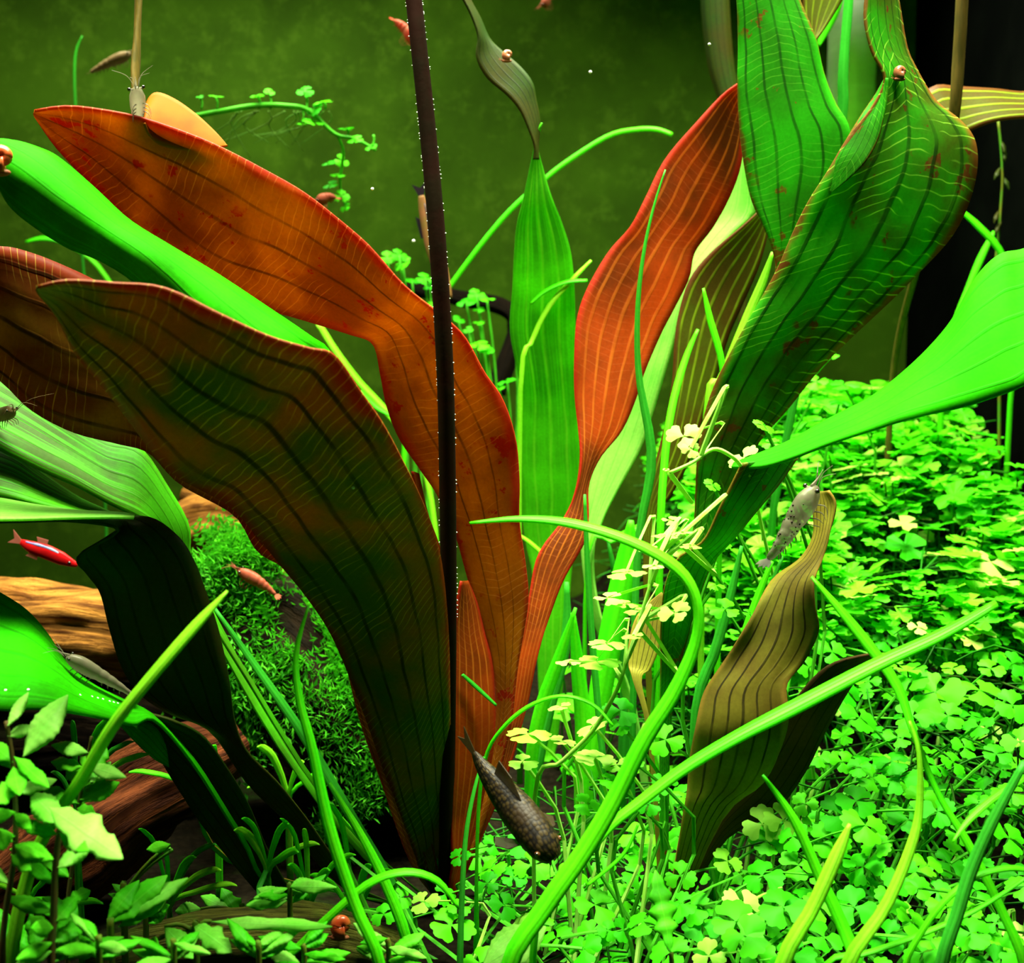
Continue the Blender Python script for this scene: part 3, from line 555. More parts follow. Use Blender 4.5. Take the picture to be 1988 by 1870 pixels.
# ------------------------------------------------------------------ driftwood
def log(name, pts, rad, mat, label, k=44, n=90, rough=0.16, seed=0, root=None):
    def bump(t, a):
        q = (math.cos(a)*1.6+seed, math.sin(a)*1.6, t*3.5)
        return 1+rough*2.2*mnoise.noise(q)+rough*0.9*mnoise.noise((math.cos(a)*6+seed, math.sin(a)*6, t*4))+rough*0.5*mnoise.noise((math.cos(a)*11, math.sin(a)*11+seed, t*12))
    V, Fc, UV = tube_geo(pts, rad, k, n, True, 1.0, 0, bump)
    zc = min(v.z for v in V)
    o = mk(name, V, Fc, M[mat], None, org=(pts[len(pts)//2][0], pts[len(pts)//2][1], zc), uvs=UV)
    return tag(o, label, 'driftwood')
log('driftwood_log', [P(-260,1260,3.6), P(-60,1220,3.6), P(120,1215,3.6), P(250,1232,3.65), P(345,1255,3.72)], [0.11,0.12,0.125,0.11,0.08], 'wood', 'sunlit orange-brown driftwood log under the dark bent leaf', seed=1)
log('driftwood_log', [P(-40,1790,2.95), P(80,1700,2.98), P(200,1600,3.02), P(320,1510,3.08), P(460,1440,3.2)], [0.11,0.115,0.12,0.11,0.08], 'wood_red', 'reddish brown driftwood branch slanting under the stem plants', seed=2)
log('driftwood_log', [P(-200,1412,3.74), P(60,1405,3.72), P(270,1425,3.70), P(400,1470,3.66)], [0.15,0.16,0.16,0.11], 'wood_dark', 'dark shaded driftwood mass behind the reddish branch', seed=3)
mossp = [P(395,1180,3.65), P(490,1250,3.6), P(600,1350,3.55), P(700,1480,3.5), P(760,1600,3.45)]; mossr = [0.15,0.21,0.24,0.22,0.16]
log('driftwood_log', mossp, mossr, 'wood_dark', 'dark driftwood trunk overgrown with green moss', seed=4)
log('driftwood_log', [P(330,1040,4.2), P(420,1010,4.2), P(520,1040,4.15), P(600,1120,4.1)], [0.10,0.09,0.10,0.1], 'wood', 'brown driftwood root peeking out above the moss', seed=5)
log('driftwood_log', [P(355,960,4.4), P(430,985,4.4), P(540,1050,4.35)], [0.04,0.05,0.06], 'wood', 'thin brown driftwood root above the moss-covered trunk', seed=6, k=16)
log('driftwood_log', [P(180,1875,2.62), P(400,1835,2.64), P(560,1830,2.66), P(680,1845,2.68), P(800,1880,2.7)], [0.05,0.065,0.07,0.07,0.05], 'wood_algae', 'algae-covered branch lying on the soil with a red snail', seed=7)
log('driftwood_log', [P(780,560,4.6), P(900,580,4.6), P(1000,620,4.55), P(960,760,4.5)], [0.02,0.03,0.03,0.04], 'wood_dark', 'thin dark root behind the background clovers', seed=8, k=12)

# moss
def moss(name, pts, rads, count, label, seed, a0, a1, size=0.03):
    rnd = random.Random(seed); C = [Vector(p) for p in cr([tuple(p) for p in pts], 40)]
    V = []; Fc = []
    for i in range(count):
        t = rnd.random(); k = min(int(t*39), 38); c = C[k]; tan = (C[k+1]-C[k]).normalized(); r = lin(rads, t)
        x = Vector((1, 0, 0)); x = (Vector((0, 0, 1))-tan*tan.z).normalized(); y = x.cross(tan)
        a = rnd.uniform(a0, a1); nrm = (x*math.cos(a)+y*math.sin(a)).normalized()
        if nrm.y > 0.4: nrm.y *= -1
        p = c+nrm*r*rnd.uniform(0.85, 1.12)
        if mnoise.noise(p*6.0) < -0.06: continue
        d = (nrm*0.7+Vector((rnd.uniform(-1, 1), rnd.uniform(-1, 0.4), rnd.uniform(-0.3, 1)))*0.8).normalized()
        side = d.cross(Vector((rnd.uniform(-1, 1), rnd.uniform(-1, 1), rnd.uniform(-1, 1)))).normalized()
        L = size*rnd.uniform(1.5, 4.0)
        for q in range(5):
            f = (q+0.5)/5; b = p+d*L*f; s = (1 if q % 2 else -1); w_ = size*0.55*(1.1-f*0.5)
            tip = b+side*s*w_*1.9+d*w_*0.9; n0 = len(V)
            wv = (d-side*s*0.3).normalized()*w_*0.55
            V += [b, b+side*s*w_+wv*0.9+nrm*0.002, tip, b+side*s*w_-wv*0.3]
            Fc.append((n0, n0+1, n0+2, n0+3))
    o = mk(name, V, Fc, M['moss'], None, org=C[20], smooth=False)
    return tag(o, label, 'moss', kind='stuff')
moss('java_moss', mossp, mossr, 6000, 'fluffy green moss tufts growing over the dark driftwood trunk', 5, -2.2, 2.2)
moss('java_moss', [P(395,1080,3.55), P(440,1100,3.5), P(520,1120,3.5), P(600,1130,3.5)], [0.04,0.07,0.06,0.04], 1100, 'bright moss cushion on top of the driftwood trunk', 6, -2.6, 2.6)

# ------------------------------------------------------------------ clover
def clover_mesh(name, seed, mat, segs=12):
    rnd = random.Random(seed); V = [(0, 0, 0)]; Fc = []
    for lobe in range(3):
        a0 = math.radians(90+lobe*120+rnd.uniform(-9, 9)); half = math.radians(rnd.uniform(44, 54)); R = rnd.uniform(0.85, 1.08)
        droop = rnd.uniform(-0.22, 0.10); n0 = len(V); nb = rnd.choice((3, 4))
        for i in range(segs+1):
            f = i/segs; a = a0-half*0.8+2*half*0.8*f; r = 0.50*(0.62+0.38*math.sin(math.pi*f))
            V.append((r*math.cos(a), r*math.sin(a), 0.08*math.sin(math.pi*f)+droop*r*0.5))
        for i in range(segs+1):
            f = i/segs; a = a0-half+2*half*f
            r = R*(0.66+0.26*math.sin(math.pi*f)**0.5)*(1-0.13*(1-abs(math.sin(math.pi*nb*f)))*(0.3 if i in (0, segs) else 1))+0.03
            V.append((r*math.cos(a), r*math.sin(a), droop*r-0.04*rnd.random()+0.05*math.sin(math.pi*f)))
        for i in range(segs):
            Fc.append((0, n0+i, n0+i+1)); q = n0+segs+1
            Fc.append((n0+i, q+i, q+i+1, n0+i+1))
    me = bpy.data.meshes.new(name); me.from_pydata(V, [], Fc); me.materials.append(mat)
    me.polygons.foreach_set('use_smooth', [True]*len(me.polygons)); me.update(); return me
CM = [clover_mesh('clover_leaf', i, M['clover']) for i in range(7)]
CMP = [clover_mesh('pale_clover_leaf', i+9, M['clover_pale']) for i in range(3)]
def stem_mesh(seed, mat):
    rnd = random.Random(seed); bx, by = rnd.uniform(-0.18, 0.18), rnd.uniform(-0.18, 0.18)
    pts = [(0, 0, 0), (bx*0.5, by*0.5, 0.3), (bx, by, 0.65), (0, 0, 1)]
    V, Fc, UV = tube_geo([Vector(p) for p in pts], [0.006, 0.005, 0.0045], 5, 8, False)
    me = bpy.data.meshes.new('clover_stem'); me.from_pydata([tuple(v) for v in V], [], Fc); me.materials.append(mat); me.update(); return me
SM = [stem_mesh(i, M['cstem']) for i in range(4)]; SMP = [stem_mesh(i+5, M['cstem_pale']) for i in range(2)]
NS = [0]
CT = [tree_of(o) for o in list(bpy.data.objects) if o.type == 'MESH' and o.get('kind') not in ('structure', 'stuff')]   # leaves, blades, wood standing already
crn = random.Random(77)
MC = {}
def mdata(me):
    if me.name not in MC: MC[me.name] = ([v.co.copy() for v in me.vertices], [tuple(p.vertices) for p in me.polygons])
    return MC[me.name]
def sprig(p, r, tilt, label, group, pale=False, lean=None, stem_to=None, rnd=random, tdir=None, host=None, foot=None):
    """one clover leaf on its own stem: p leaf centre, r leaf radius; slides along its line of sight until it is clear of its neighbours"""
    off0 = lean or (rnd.uniform(-0.05, 0.05), rnd.uniform(-0.02, 0.08))
    lm = rnd.choice(CMP if pale else CM); a0 = rnd.uniform(-0.9, 0.9) if tdir is None else tdir; rot0 = rnd.uniform(0, 6.28); sm_ = rnd.choice(SMP if pale else SM)
    best = None; p0 = p
    for k in range(70):
        dl = 0.0 if k == 0 else (0.0015*k)*(1 if k % 2 else -1)
        p = CAM+(p0-CAM)*(1+dl); rk = r*(1+dl)*(1.0 if k < 40 else 0.85)
        a = a0+(crn.uniform(-0.5, 0.5) if k else 0); rot = rot0+(crn.uniform(-1, 1) if k else 0); tl = max(0.02, tilt+(crn.uniform(-0.15, 0.15) if k else 0))
        if lean is not None and stem_to is not None: off = off0
        else: off = off0 if k == 0 else (off0[0]+crn.uniform(-0.09, 0.09), off0[1]+crn.uniform(-0.12, 0.06))
        gz = G(p.x+off[0], p.y+off[1])-0.005 if stem_to is None else stem_to
        base = Vector((p.x+off[0], p.y+off[1], p.z-max(0.05, p.z-gz) if stem_to is None else p.z-max(0.02, p.z-gz)))
        if foot is not None: base = Vector(foot)
        nrm = Vector((math.sin(a)*math.sin(tl), -math.cos(a)*math.sin(tl), math.cos(tl)))
        ql = nrm.to_track_quat('Z', 'Y') @ Quaternion((0, 0, 1), rot)
        d = p-base; L = d.length; qs = Vector((0, 0, 1)).rotation_difference(d.normalized())
        lv, lf_ = mdata(lm); sv, sf_ = mdata(sm_)
        tl_ = Tree([p+ql @ (v*rk) for v in lv], lf_); ts_ = Tree([base+qs @ Vector((v.x, v.y, v.z*L)) for v in sv], sf_)
        n = sum(tl_.hits(q) for q in CT)+sum(ts_.hits(q) for q in CT if q.o is not host)
        if best is None or n < best[0]: best = (n, p, rk, base, ql, qs, L, tl_, ts_)
        if n == 0: break
    n, p, r, base, ql, qs, L, tl_, ts_ = best
    e = bpy.data.objects.new('clover_sprig', None); COL.objects.link(e); e.location = base; e.empty_display_size = 0.02
    tag(e, label, 'clover', group)
    lf = bpy.data.objects.new('leaf', lm); COL.objects.link(lf); lf.parent = e
    lf.location = p-base; lf.scale = (r, r, r); lf.rotation_mode = 'QUATERNION'; lf.rotation_quaternion = ql
    sm = bpy.data.objects.new('stem', sm_); COL.objects.link(sm); sm.parent = e
    sm.rotation_mode = 'QUATERNION'; sm.rotation_quaternion = qs; sm.scale = (1, 1, L)
    tl_.o = ts_.o = e; CT.extend((tl_, ts_)); NS[0] += 1
    return e
LAND = [(1400,1540,'at the foot of the wilted leaf'),(1560,1440,'in the hollow beside the dead brown leaf'),(1620,1720,'around the short wide yellow blade'),(1740,1640,'along the curving yellow blade'),
        (1880,1720,'around the dark grass blade'),(1760,1350,'beside the thin blade running down from the wilted leaf'),(1930,1300,'under the end of the wide lying blade'),(1680,1150,'behind the wilted leaf tip'),(1920,1000,'below the bright outstretched leaf'),
        (1290,1760,'around the oak-like lobed leaf'),(1190,1640,'to one side of the bowed grass blade near its base'),(1040,1700,'under the head of the dark fish'),(860,1750,'at the foot of the olive-brown leaf'),(1120,1430,'over the dark fish along the thin arched blade'),
        (1280,1500,'between the bowed blade and the wilted leaf'),(1440,1800,'between the lobed leaf and the wide yellow blade'),(1900,1480,'between the thin running blade and the dark grass blade'),(1590,1280,'in the gap right behind the wilted leaf')]
def cl(px, py, s, pale):
    ph = min(LAND, key=lambda l: (l[0]-px)**2+(l[1]-py)**2)[2]
    size = 'small' if s < 52 else ('large' if s > 72 else 'middling')
    c = 'pale yellow-green' if pale else 'bright green'
    return ('%s %s clover leaf %s' % (size, c, ph), '%s clover leaves %s' % ('pale' if pale else 'green', ph))
LC = LP = None
LR = ('pale clover leaf seen edge-on on the airy runner beside the bowed grass blade', 'pale clover leaves on the runner')
LT = ('bright clover leaf on a tall stem beside the big veined sword leaf', 'clover leaves beside the veined leaf')
rr = random.Random(11)
traced = [(1404,1485,75),(1454,1478,85),(1517,1462,45,1),(1669,1393,75),(1743,1432,55),(1772,1319,60),(1817,1344,90),(1902,1340,90),(1966,1369,70),(1772,1390,65),(1849,1298,45),(1923,1298,50),(1687,1323,40),(1644,1340,65),
 (1634,1478,45),(1669,1489,45),(1694,1510,65),(1747,1510,75),(1789,1549,60),(1764,1591,70),(1736,1581,40),(1323,1542,60),(1362,1556,60),(1419,1567,55),(1454,1584,55),(1320,1623,55),(1480,1600,70,1),(1520,1592,70,1),(1489,1634,70),(1563,1560,50),
 (1637,1584,90),(1680,1602,90),(1613,1630,80),(1412,1672,55,1),(1676,1683,80),(1443,1757,75,1),(1521,1761,85),(1341,1761,80),(1429,1789,100),(1447,1817,80),(1376,1856,60,1),(1659,1761,80),(1733,1740,65),(1818,1732,60),(1839,1761,70),(1881,1764,50),
 (1934,1792,45),(1959,1627,70),(1934,1464,55),(1616,1266,60),(1570,1295,60),(1722,1817,70),(1867,1849,100),(1535,1856,90),(1600,1820,70),(1024,1425,80,1),(1088,1372,42,1),(1091,1439,45,1),(1014,1478,55,1),(1155,1471,75,1),(1204,1379,70),(1151,1408,55,1),
 (1204,1408,40),(1292,1436,75),(1197,1485,50,1),(1190,1517,60),(1289,1521,50),(1328,1548,50),(893,1662,42),(876,1796,80),(745,1775,55),(777,1743,45),(823,1750,55,1),(865,1736,50),(890,1760,45),(953,1686,55),(996,1704,50),(946,1715,50),(1031,1680,70),
 (978,1757,55),(1155,1757,75),(1200,1740,60),(1211,1806,50),(1133,1842,75),(1180,1806,40),(1049,1796,50),(1232,1620,60),(1080,1700,60),(1110,1740,60),(1240,1700,60),(1270,1660,50),(1990,1720,70),(1975,1850,70),(1800,1680,60),(1550,1680,65),(1590,1700,60),(1480,1700,80),(1440,1720,80),
 (1700,1640,60),(1860,1620,50),(1900,1560,60),(1960,1540,60),(1850,1480,50),(1900,1410,55),(1840,1390,60),(1980,1440,60),(1590,1760,60),(1470,1850,70),(1300,1850,70),(1250,1790,70),(1320,1700,60),(1380,1620,50),(1690,1720,50),(1770,1790,70),(1790,1850,70),(1930,1870,70),
 (1010,1640,50),(960,1640,45),(1060,1640,45),(1120,1690,50),(1170,1690,50),(1260,1560,50),(1230,1480,45),(1140,1560,50),(1180,1580,45)]
rbase = P(1230, 1420, 2.62); rbase.z = G(rbase.x, rbase.y)
rnr = [P(1350,1015,2.6), P(1290,1065,2.6), P(1265,1130,2.6), P(1240,1210,2.6), P(1215,1290,2.61), P(1195,1345,2.62), P(1150,1420,2.63), P(1090,1480,2.65), P(1040,1530,2.68)]
rl = Vector(rnr[-1]); rl.z = G(rl.x, rl.y)
ro = tube('clover_runner', rnr+[rl], [0.0035, 0.004, 0.005, 0.005], M['cstem_pale'], None, k=6, n=40); tag(ro, 'thin pale runner stem climbing beside the bowed grass blade', 'clover'); CT.append(tree_of(ro))
for t in traced:
    px, py, s = t[:3]; pale = len(t) > 3
    d = hit(px, py)
    if px < 1300 and py < 1580: d = 2.66+rr.uniform(-0.03, 0.05)
    p = P(px, py, d)
    sprig(p, pix(s*0.64, d), rr.uniform(0.35, 0.8) if not pale or py > 1550 else rr.uniform(0.05, 0.25), *cl(px, py, s, pale), pale=pale, rnd=rr)
# the airy pale runner
runner = [(1215,1112,90),(1180,1161,70),(1215,1172,55),(1243,1186,80),(1176,1250,85),(1158,1284,100),(1106,1285,60),(1260,1065,45),(1290,1040,70),(1325,1035,60),(1300,1010,40),(1340,1060,50),(1270,1100,50),(1230,1235,50)]
for (px, py, s) in runner:
    d = 2.6+rr.uniform(-0.04, 0.04); p = P(px, py, d)
    q = min((Vector(v) for v in cr([tuple(v) for v in rnr], 60)), key=lambda v: (v-p).length + (0.3 if v.z > p.z-0.03 else 0))
    sprig(p, pix(s*0.5, d), rr.uniform(0.02, 0.14), *LR, pale=True, rnd=rr, host=ro, foot=q)
tall = [(1327,847,75,.9),(1341,872,45,.9),(1293,912,14,.5),(1443,889,75,.6),(1482,826,55,.7),(1500,861,50,.6),(1570,819,55,.4),(1535,783,50,.3),(1585,741,45,.4),(1637,748,55,.3),(1613,692,35,.5),(1577,777,50,.2),(1383,942,40,.6),(1401,1048,62,.8),(1373,1094,50,.4),
        (1408,1182,70,.6),(1454,1190,35,.4),(1390,1137,45,.2),(1694,1165,80,.3),(1673,1112,50,.2),(1923,1091,80,.4),(1782,1218,45,.6),(1310,1190,70,.9),(1600,790,40,.3),(1630,780,40,.3),(1550,850,50,.5),(1415,1010,35,.5)]
def hold(p, py):       # leaves of the airy runners spring from the runner
    h_, rp_ = (ro2, rn2) if py < 1000 else (ro, rnr)
    return dict(host=h_, foot=min((Vector(v) for v in cr([tuple(v) for v in rp_], 60)), key=lambda v: (v-p).length+(0.3 if v.z > p.z-0.005 and py > 1000 else 0)))
re_ = surf(L20, 1455, 925) or 2.68
rn2 = [P(1300,918,2.60), P(1345,898,2.605), P(1385,872,2.615), P(1420,886,2.63), P(1440,906,re_-0.015), P(1455,925,re_)]
ro2 = tube('clover_runner', rn2, [0.004, 0.0045, 0.0045], M['cstem_pale'], None, k=6, n=24); tag(ro2, 'short pale runner reaching out from the folded leaf base with tilted leaves', 'clover'); CT.append(tree_of(ro2))
for i, (px, py, s, tl) in enumerate(tall):
    d = 2.78 if px < 1520 else (3.75 if py < 860 else hit(px, py))
    if px < 1345: d = 2.62
    p = P(px, py, d); s *= 1.25 if d > 3.5 else 1
    if px < 1345: l2 = ('pale clover leaf tilted on the short runner before the big veined leaf', 'tilted pale clover leaves') if py < 1000 else ('large pale clover leaf facing out within the curve of the bowed grass blade', None)
    elif px < 1650:
        ph = 'along the folded green leaf base' if py > 900 else ('at the outstretched leaf point' if px < 1520 else 'on the clover crest under the veined leaf')
        l2 = ('%s tall bright clover leaf %s' % ('small' if s < 46 else 'large', ph), 'tall clover leaves '+ph)
    else: l2 = cl(px, py, s, i in (20, 21))
    sprig(p, pix(s*0.5, d), tl, *l2, pale=px < 1345 or i in (3, 20, 21), rnd=rr, lean=(rr.uniform(-0.02, 0.08), 0.03), **(hold(p, py) if px < 1345 else {}))
# the rest of the near carpet, one by one
spots = []
def free(px, py, md):
    for (a, b) in spots:
        if (a-px)**2+(b-py)**2 < md*md: return False
    return True
spots += [(t[0], t[1]) for t in traced]
tries = 0
while NS[0] < 298 and tries < 12000:
    tries += 1
    px = rr.uniform(930, 1990); py = rr.uniform(1180, 1870)
    if px < 1290 and py < 1620: continue
    if 1290 < px < 1560 and py < 1560 + (1560-px)*0.0: continue
    if px < 1700 and py < 1280: continue
    if 1520 < px < 1640 and 1400 < py < 1530 and rr.random() < 0.9: continue
    if not free(px, py, 36 if tries < 4000 else 30) or mnoise.noise((px/120.0, py/85.0, 2.5)) < (-0.06 if tries < 4000 else -0.2): continue
    spots.append((px, py)); d = hit(px, py)+rr.uniform(0.0, 0.14); p = P(px, py, d); p.z -= rr.choice((rr.uniform(0, 0.03), rr.uniform(0.04, 0.13)))
    pale = rr.random() < 0.07
    rad_ = rr.uniform(0.036, 0.056) if py > 1450 else rr.uniform(0.030, 0.046); sprig(p, rad_, rr.uniform(0.2, 0.75), *cl(px, py, rad_/d*F*2, pale), pale=pale, rnd=rr)
# beyond those: the countless far leaves and the tangle of stems
def far_carpet():
    rnd = random.Random(3); V = []; Fc = []; SV = []; SF = []
    n = 0
    def clear(vs, fs): return not (lambda t: any(t.hits(q) for q in CT))(Tree(vs, fs))
    while n < 3300:
        X = rnd.uniform(0.15, WR-0.09); Y = rnd.uniform(-0.75, 1.9)
        if X < 0.72 and Y < 0.5: 
            if rnd.random() < 0.85: continue
        if Y < 0.25 and rnd.random() < 0.95: continue
        if X < 0.55 and Y > 0.6: continue
        if mnoise.noise((X*2.4, Y*2.4, 9.0)) < -0.22 and rnd.random() < 0.85: continue
        dep = rnd.random()**2.0
        z = T(X, Y)-0.02-dep*0.30+rnd.uniform(-0.03, 0.05)
        if z < G(X, Y)+0.01: continue
        n += 1
        r = rnd.uniform(0.026, 0.050)*(1.0 if Y < 0.4 else 1.25); tl = rnd.uniform(0.0, 0.75); az = rnd.uniform(-3.1, 3.1) if Y > 0.1 else rnd.uniform(-1.2, 1.2)
        nrm = Vector((math.sin(az)*math.sin(tl), -math.cos(az)*math.sin(tl), math.cos(tl)))
        ax = nrm.cross(Vector((0.2, 1, 0))).normalized(); ay = nrm.cross(ax); c = Vector((X, Y, z)); th = rnd.uniform(0, 6.28)
        lv = [c]
        for i in range(18):
            a = th+2*math.pi*i/18; ph = (i % 6)
            rad = r*(0.30, 0.92, 1.05, 0.94, 1.05, 0.9)[ph]
            lv.append(c+ax*math.cos(a)*rad+ay*math.sin(a)*rad+nrm*0.004*(ph % 2))
        lf = [(0, 1+i, 1+(i+1) % 18) for i in range(18)]
        if not clear(lv, lf): n -= 1; continue
        n0 = len(V); V += lv; Fc += [(a+n0, b+n0, d+n0) for a, b, d in lf]
        if n % 2 == 0:
            g = G(X, Y); q = len(SV); o1 = Vector((rnd.uniform(-0.12, 0.12), rnd.uniform(-0.08, 0.12), 0))
            pts = [c, c+Vector((rnd.uniform(-0.03, 0.03), 0, -(z-g)*0.5)), Vector((c.x, c.y, g))+o1]
            pts[2].x = min(pts[2].x, WR-0.05); v2, f2, _ = tube_geo(pts, [0.0028, 0.004], 3, 5, False, 1.0, 0)
            if clear(v2, f2): SV += v2; SF += [tuple(a+q for a in f) for f in f2]
    for i in range(1500):      # runners criss-crossing inside
        X = rnd.uniform(-0.1, WR-0.1); Y = rnd.uniform(-0.7, 1.7); z = T(X, Y)-rnd.uniform(0.03, 0.28)
        if z < G(X, Y)+0.01 or (X < 0.35 and Y > 0.2): continue
        az = rnd.uniform(0, 6.28); L = rnd.uniform(0.06, 0.16); v = Vector((math.cos(az)*L, math.sin(az)*L, rnd.uniform(-0.05, 0.05))); c = Vector((X, Y, z))
        q = len(SV); v2, f2, _ = tube_geo([c-v, c+Vector((0, 0, rnd.uniform(-0.03, 0.04))), c+v], [0.0026, 0.0034, 0.002], 3, 5, False, 1.0, 0)
        if not clear(v2, f2): continue
        f2 = [tuple(a+q for a in f) for f in f2]
        if max(p.x for p in v2) > WR-0.03: continue
        SV += v2; SF += f2
    tag(mk('clover_carpet', V, Fc, M['clover_far'], None, org=(0.9, 0.6, 0.3), smooth=False), 'dense carpet of countless small clover leaves sloping up to the back', 'clover', kind='stuff')
    tag(mk('clover_stems', SV, SF, M['tangle'], None, org=(0.9, 0.6, 0.3)), 'tangle of thin green stems beneath the clover leaves', 'clover', kind='stuff')
far_carpet()

# floating clover runner at the back left, clover clusters behind the red leaf
def leaf_copy(px, py, d, s, tilt, par, pale=False, rnd=rr, tdir=None):
    lf = bpy.data.objects.new('leaf', rnd.choice(CM)); COL.objects.link(lf); lf.parent = par
    p = P(px, py, d); lf.location = p-par.location; r = pix(s*0.5, d); lf.scale = (r, r, r)
    a = rnd.uniform(-0.8, 0.8) if tdir is None else tdir
    nrm = Vector((math.sin(a)*math.sin(tilt), -math.cos(a)*math.sin(tilt), math.cos(tilt)))
    lf.rotation_mode = 'QUATERNION'; lf.rotation_quaternion = nrm.to_track_quat('Z', 'Y'); return p
fr = empty('floating_runner', P(560,212,4.0), 'floating clover runner with trailing roots above the red leaf', 'clover')
tube('stem', [P(380,225,4.0), P(430,216,4.0), P(500,205,4.0), P(560,206,4.0), P(600,215,4.0), P(650,260,4.02), P(690,270,4.04), P(730,292,4.05)], [0.008,0.009,0.008,0.006,0.005], M['cstem'], fr, k=6, n=36)
for (x, y, s, tl) in [(388,187,20,.5),(418,187,34,.3),(500,185,40,.2),(522,178,28,.8),(592,176,42,.8),(628,198,46,.2),(610,212,44,1.0),(606,236,50,.5),(585,240,30,.2),(672,250,36,.15),(690,270,36,.5),(722,285,30,.6)]:
    p = leaf_copy(x, y, 4.0, s, tl, fr)
    b = P(x+3, 212 if x < 640 else 262, 4.0)
    if (p-b).length > 0.02: tube('stem', [p, (p+b)/2+Vector((0.005, 0, 0)), b], [0.004, 0.004], M['cstem'], fr, k=5, n=6)
for i in range(14):
    x = rr.uniform(440, 640); p0 = P(x, 216, 4.02)
    tube('root', [p0, P(x+rr.uniform(-40, 20), 236+rr.uniform(-4, 12), 4.05), P(x+rr.uniform(-110, 30), 258+rr.uniform(0, 50), 4.1)], [0.003, 0.0025, 0.0012], M['root'], fr, k=4, n=10)
fr2 = empty('clover_runner', P(660,360,4.15), 'hanging clover shoot below the floating runner', 'clover')
tube('stem', [P(655,263,4.02), P(666,290,4.08), P(664,320,4.12), P(660,360,4.15), P(672,405,4.18)], [0.005, 0.005, 0.004], M['cstem'], fr2, k=6, n=14)
for (x, y, s, tl) in [(640,316,34,.3),(664,312,36,1.1),(655,340,36,.4),(642,358,34,.5),(662,380,40,1.0),(671,402,26,1.1)]: leaf_copy(x, y, 4.13, s, tl, fr2)
for gi, (bx, by, bd, lst, lab) in enumerate([
    (800, 760, 4.3, [(752,500,36,.8),(775,495,42,.9),(782,512,44,.9),(800,545,40,.4),(826,540,46,.6),(835,555,30,.5),(840,590,30,.6)], 'blurred clover bunch behind the red leaf and the dark stalk'),
    (960, 800, 4.35, [(905,585,50,.5),(925,572,44,.9),(945,580,40,.3),(930,600,30,.4),(890,620,30,.7),(930,625,30,.3)], 'blurred clover bunch between the stalk and the ribbon leaf'),
    (950, 880, 4.3, [(930,668,52,.4),(945,680,36,.5),(910,640,24,.7),(985,740,44,.3),(970,752,30,.5),(1000,640,20,.5)], 'blurred clover bunch low behind the ribbon leaf edge')]):
    b = P(bx, by, bd); b.z = G(b.x, b.y)
    e = empty('clover_bunch', b, lab, 'clover')
    for (x, y, s, tl) in lst:
        p = leaf_copy(x, y, bd, s, tl, e)
        tube('stem', [p, p.lerp(b, 0.3)+Vector((0.03, 0.02, -0.03)), b], [0.004, 0.006], M['cstem'], e, k=5, n=10)

# ------------------------------------------------------------------ stem plants in the foreground and low growth
def lobed(tip, base, wpx, d0, d1, mat, par, lobes=0, depth=0.35, bend=0, n=30, tilt=1.1, name='leaf'):
    """lance-shaped (optionally lobed) leaf between two points of the frame"""
    (x0, y0), (x1, y1) = tip, base; L = math.hypot(x1-x0, y1-y0); nx, ny = -(y1-y0)/L, (x1-x0)/L
    V = []; UV = []; Fc = []; m = 6
    for i in range(n+1):
        t = i/n; pr = (math.sin(math.pi*min(1, t*1.02))**0.75)*(0.55+0.45*math.sin(math.pi*(t*0.8+0.1)))
        if lobes: pr *= 1-depth*(0.5+0.5*math.cos(2*math.pi*lobes*t))*sstep(0.05, 0.3, t)
        pr *= 1-0.10*abs(math.sin(t*n*0.9)); wv = 0.008*math.sin(t*9+x0)*pr; pr = max(pr, 0.03); cx = x0+(x1-x0)*t+nx*bend*math.sin(math.pi*t); cy = y0+(y1-y0)*t+ny*bend*math.sin(math.pi*t)
        d = d0+(d1-d0)*t
        for j in range(m+1):
            s = 2*j/m-1; dd = d+pix(wpx, d)*0.5*pr*s*-tilt*ny-0.010*(1-s*s)*pr+wv*s*s
            V.append(P(cx+nx*s*wpx/2*pr, cy+ny*s*wpx/2*pr, dd)); UV.append((j/m, t*L/1000))
    for i in range(n):
        for j in range(m):
            q = i*(m+1)+j; Fc.append((q, q+1, q+m+2, q+m+1))
    return mk(name, V, Fc, M[mat], par, uvs=UV, solid=0.002, org=(None if par else V[-1]))
M['hstem'] = plain('stem_plant_stem', (0.05, 0.10, 0.015), (0.10, 0.06, 0.015), 12, 0.1)
SPT = [tree_of(o) for o in list(bpy.data.objects) if o.type == 'MESH' and (o.name.startswith('vallisneria') or root_loc(o) == sw.location)]
def stemplant(path, rpx, d, leaves, label):
    pts = [P(x, y, d) for x, y in path]; e_ = pts[-1]; g = min(G(e_.x, e_.y), e_.z-0.02); base = Vector((e_.x, e_.y, g))
    e = empty('stem_plant', base, label, 'plant')
    tube('stem', pts+[base], [pix(rpx*0.6, d), pix(rpx, d)], M['hstem'], e, k=8, n=24)
    rn = random.Random(int(path[0][0]))
    for q in range(9):
        t = rn.uniform(0.1, 1.0); x = lin([p[0] for p in path], t); y = lin([p[1] for p in path], t); sd = 1 if q % 2 else -1; L = rn.uniform(60, 100)
        def one(k):
            tip = (x+sd*L*rn.uniform(0.6, 1)*(1 if k < 6 else 0.7), y-L*rn.uniform(-0.4, 0.7))
            return lobed(tip, (x, y), rn.uniform(26, 42), d-0.12 if tip[1] > y else d+0.07, d-0.004, rn.choice(['hygro', 'hygro', 'hygro_pale']), e, lobes=rn.choice([0, 0, 2]))
        fit(one, SPT)
    for (tip, bs_, wd, mt, lo) in leaves:
        SPT.append(tree_of(lobed(tip, bs_, wd, d-0.12 if tip[1] > bs_[1] else d+0.07, d-0.004, mt, e, lobes=lo)))
    return e
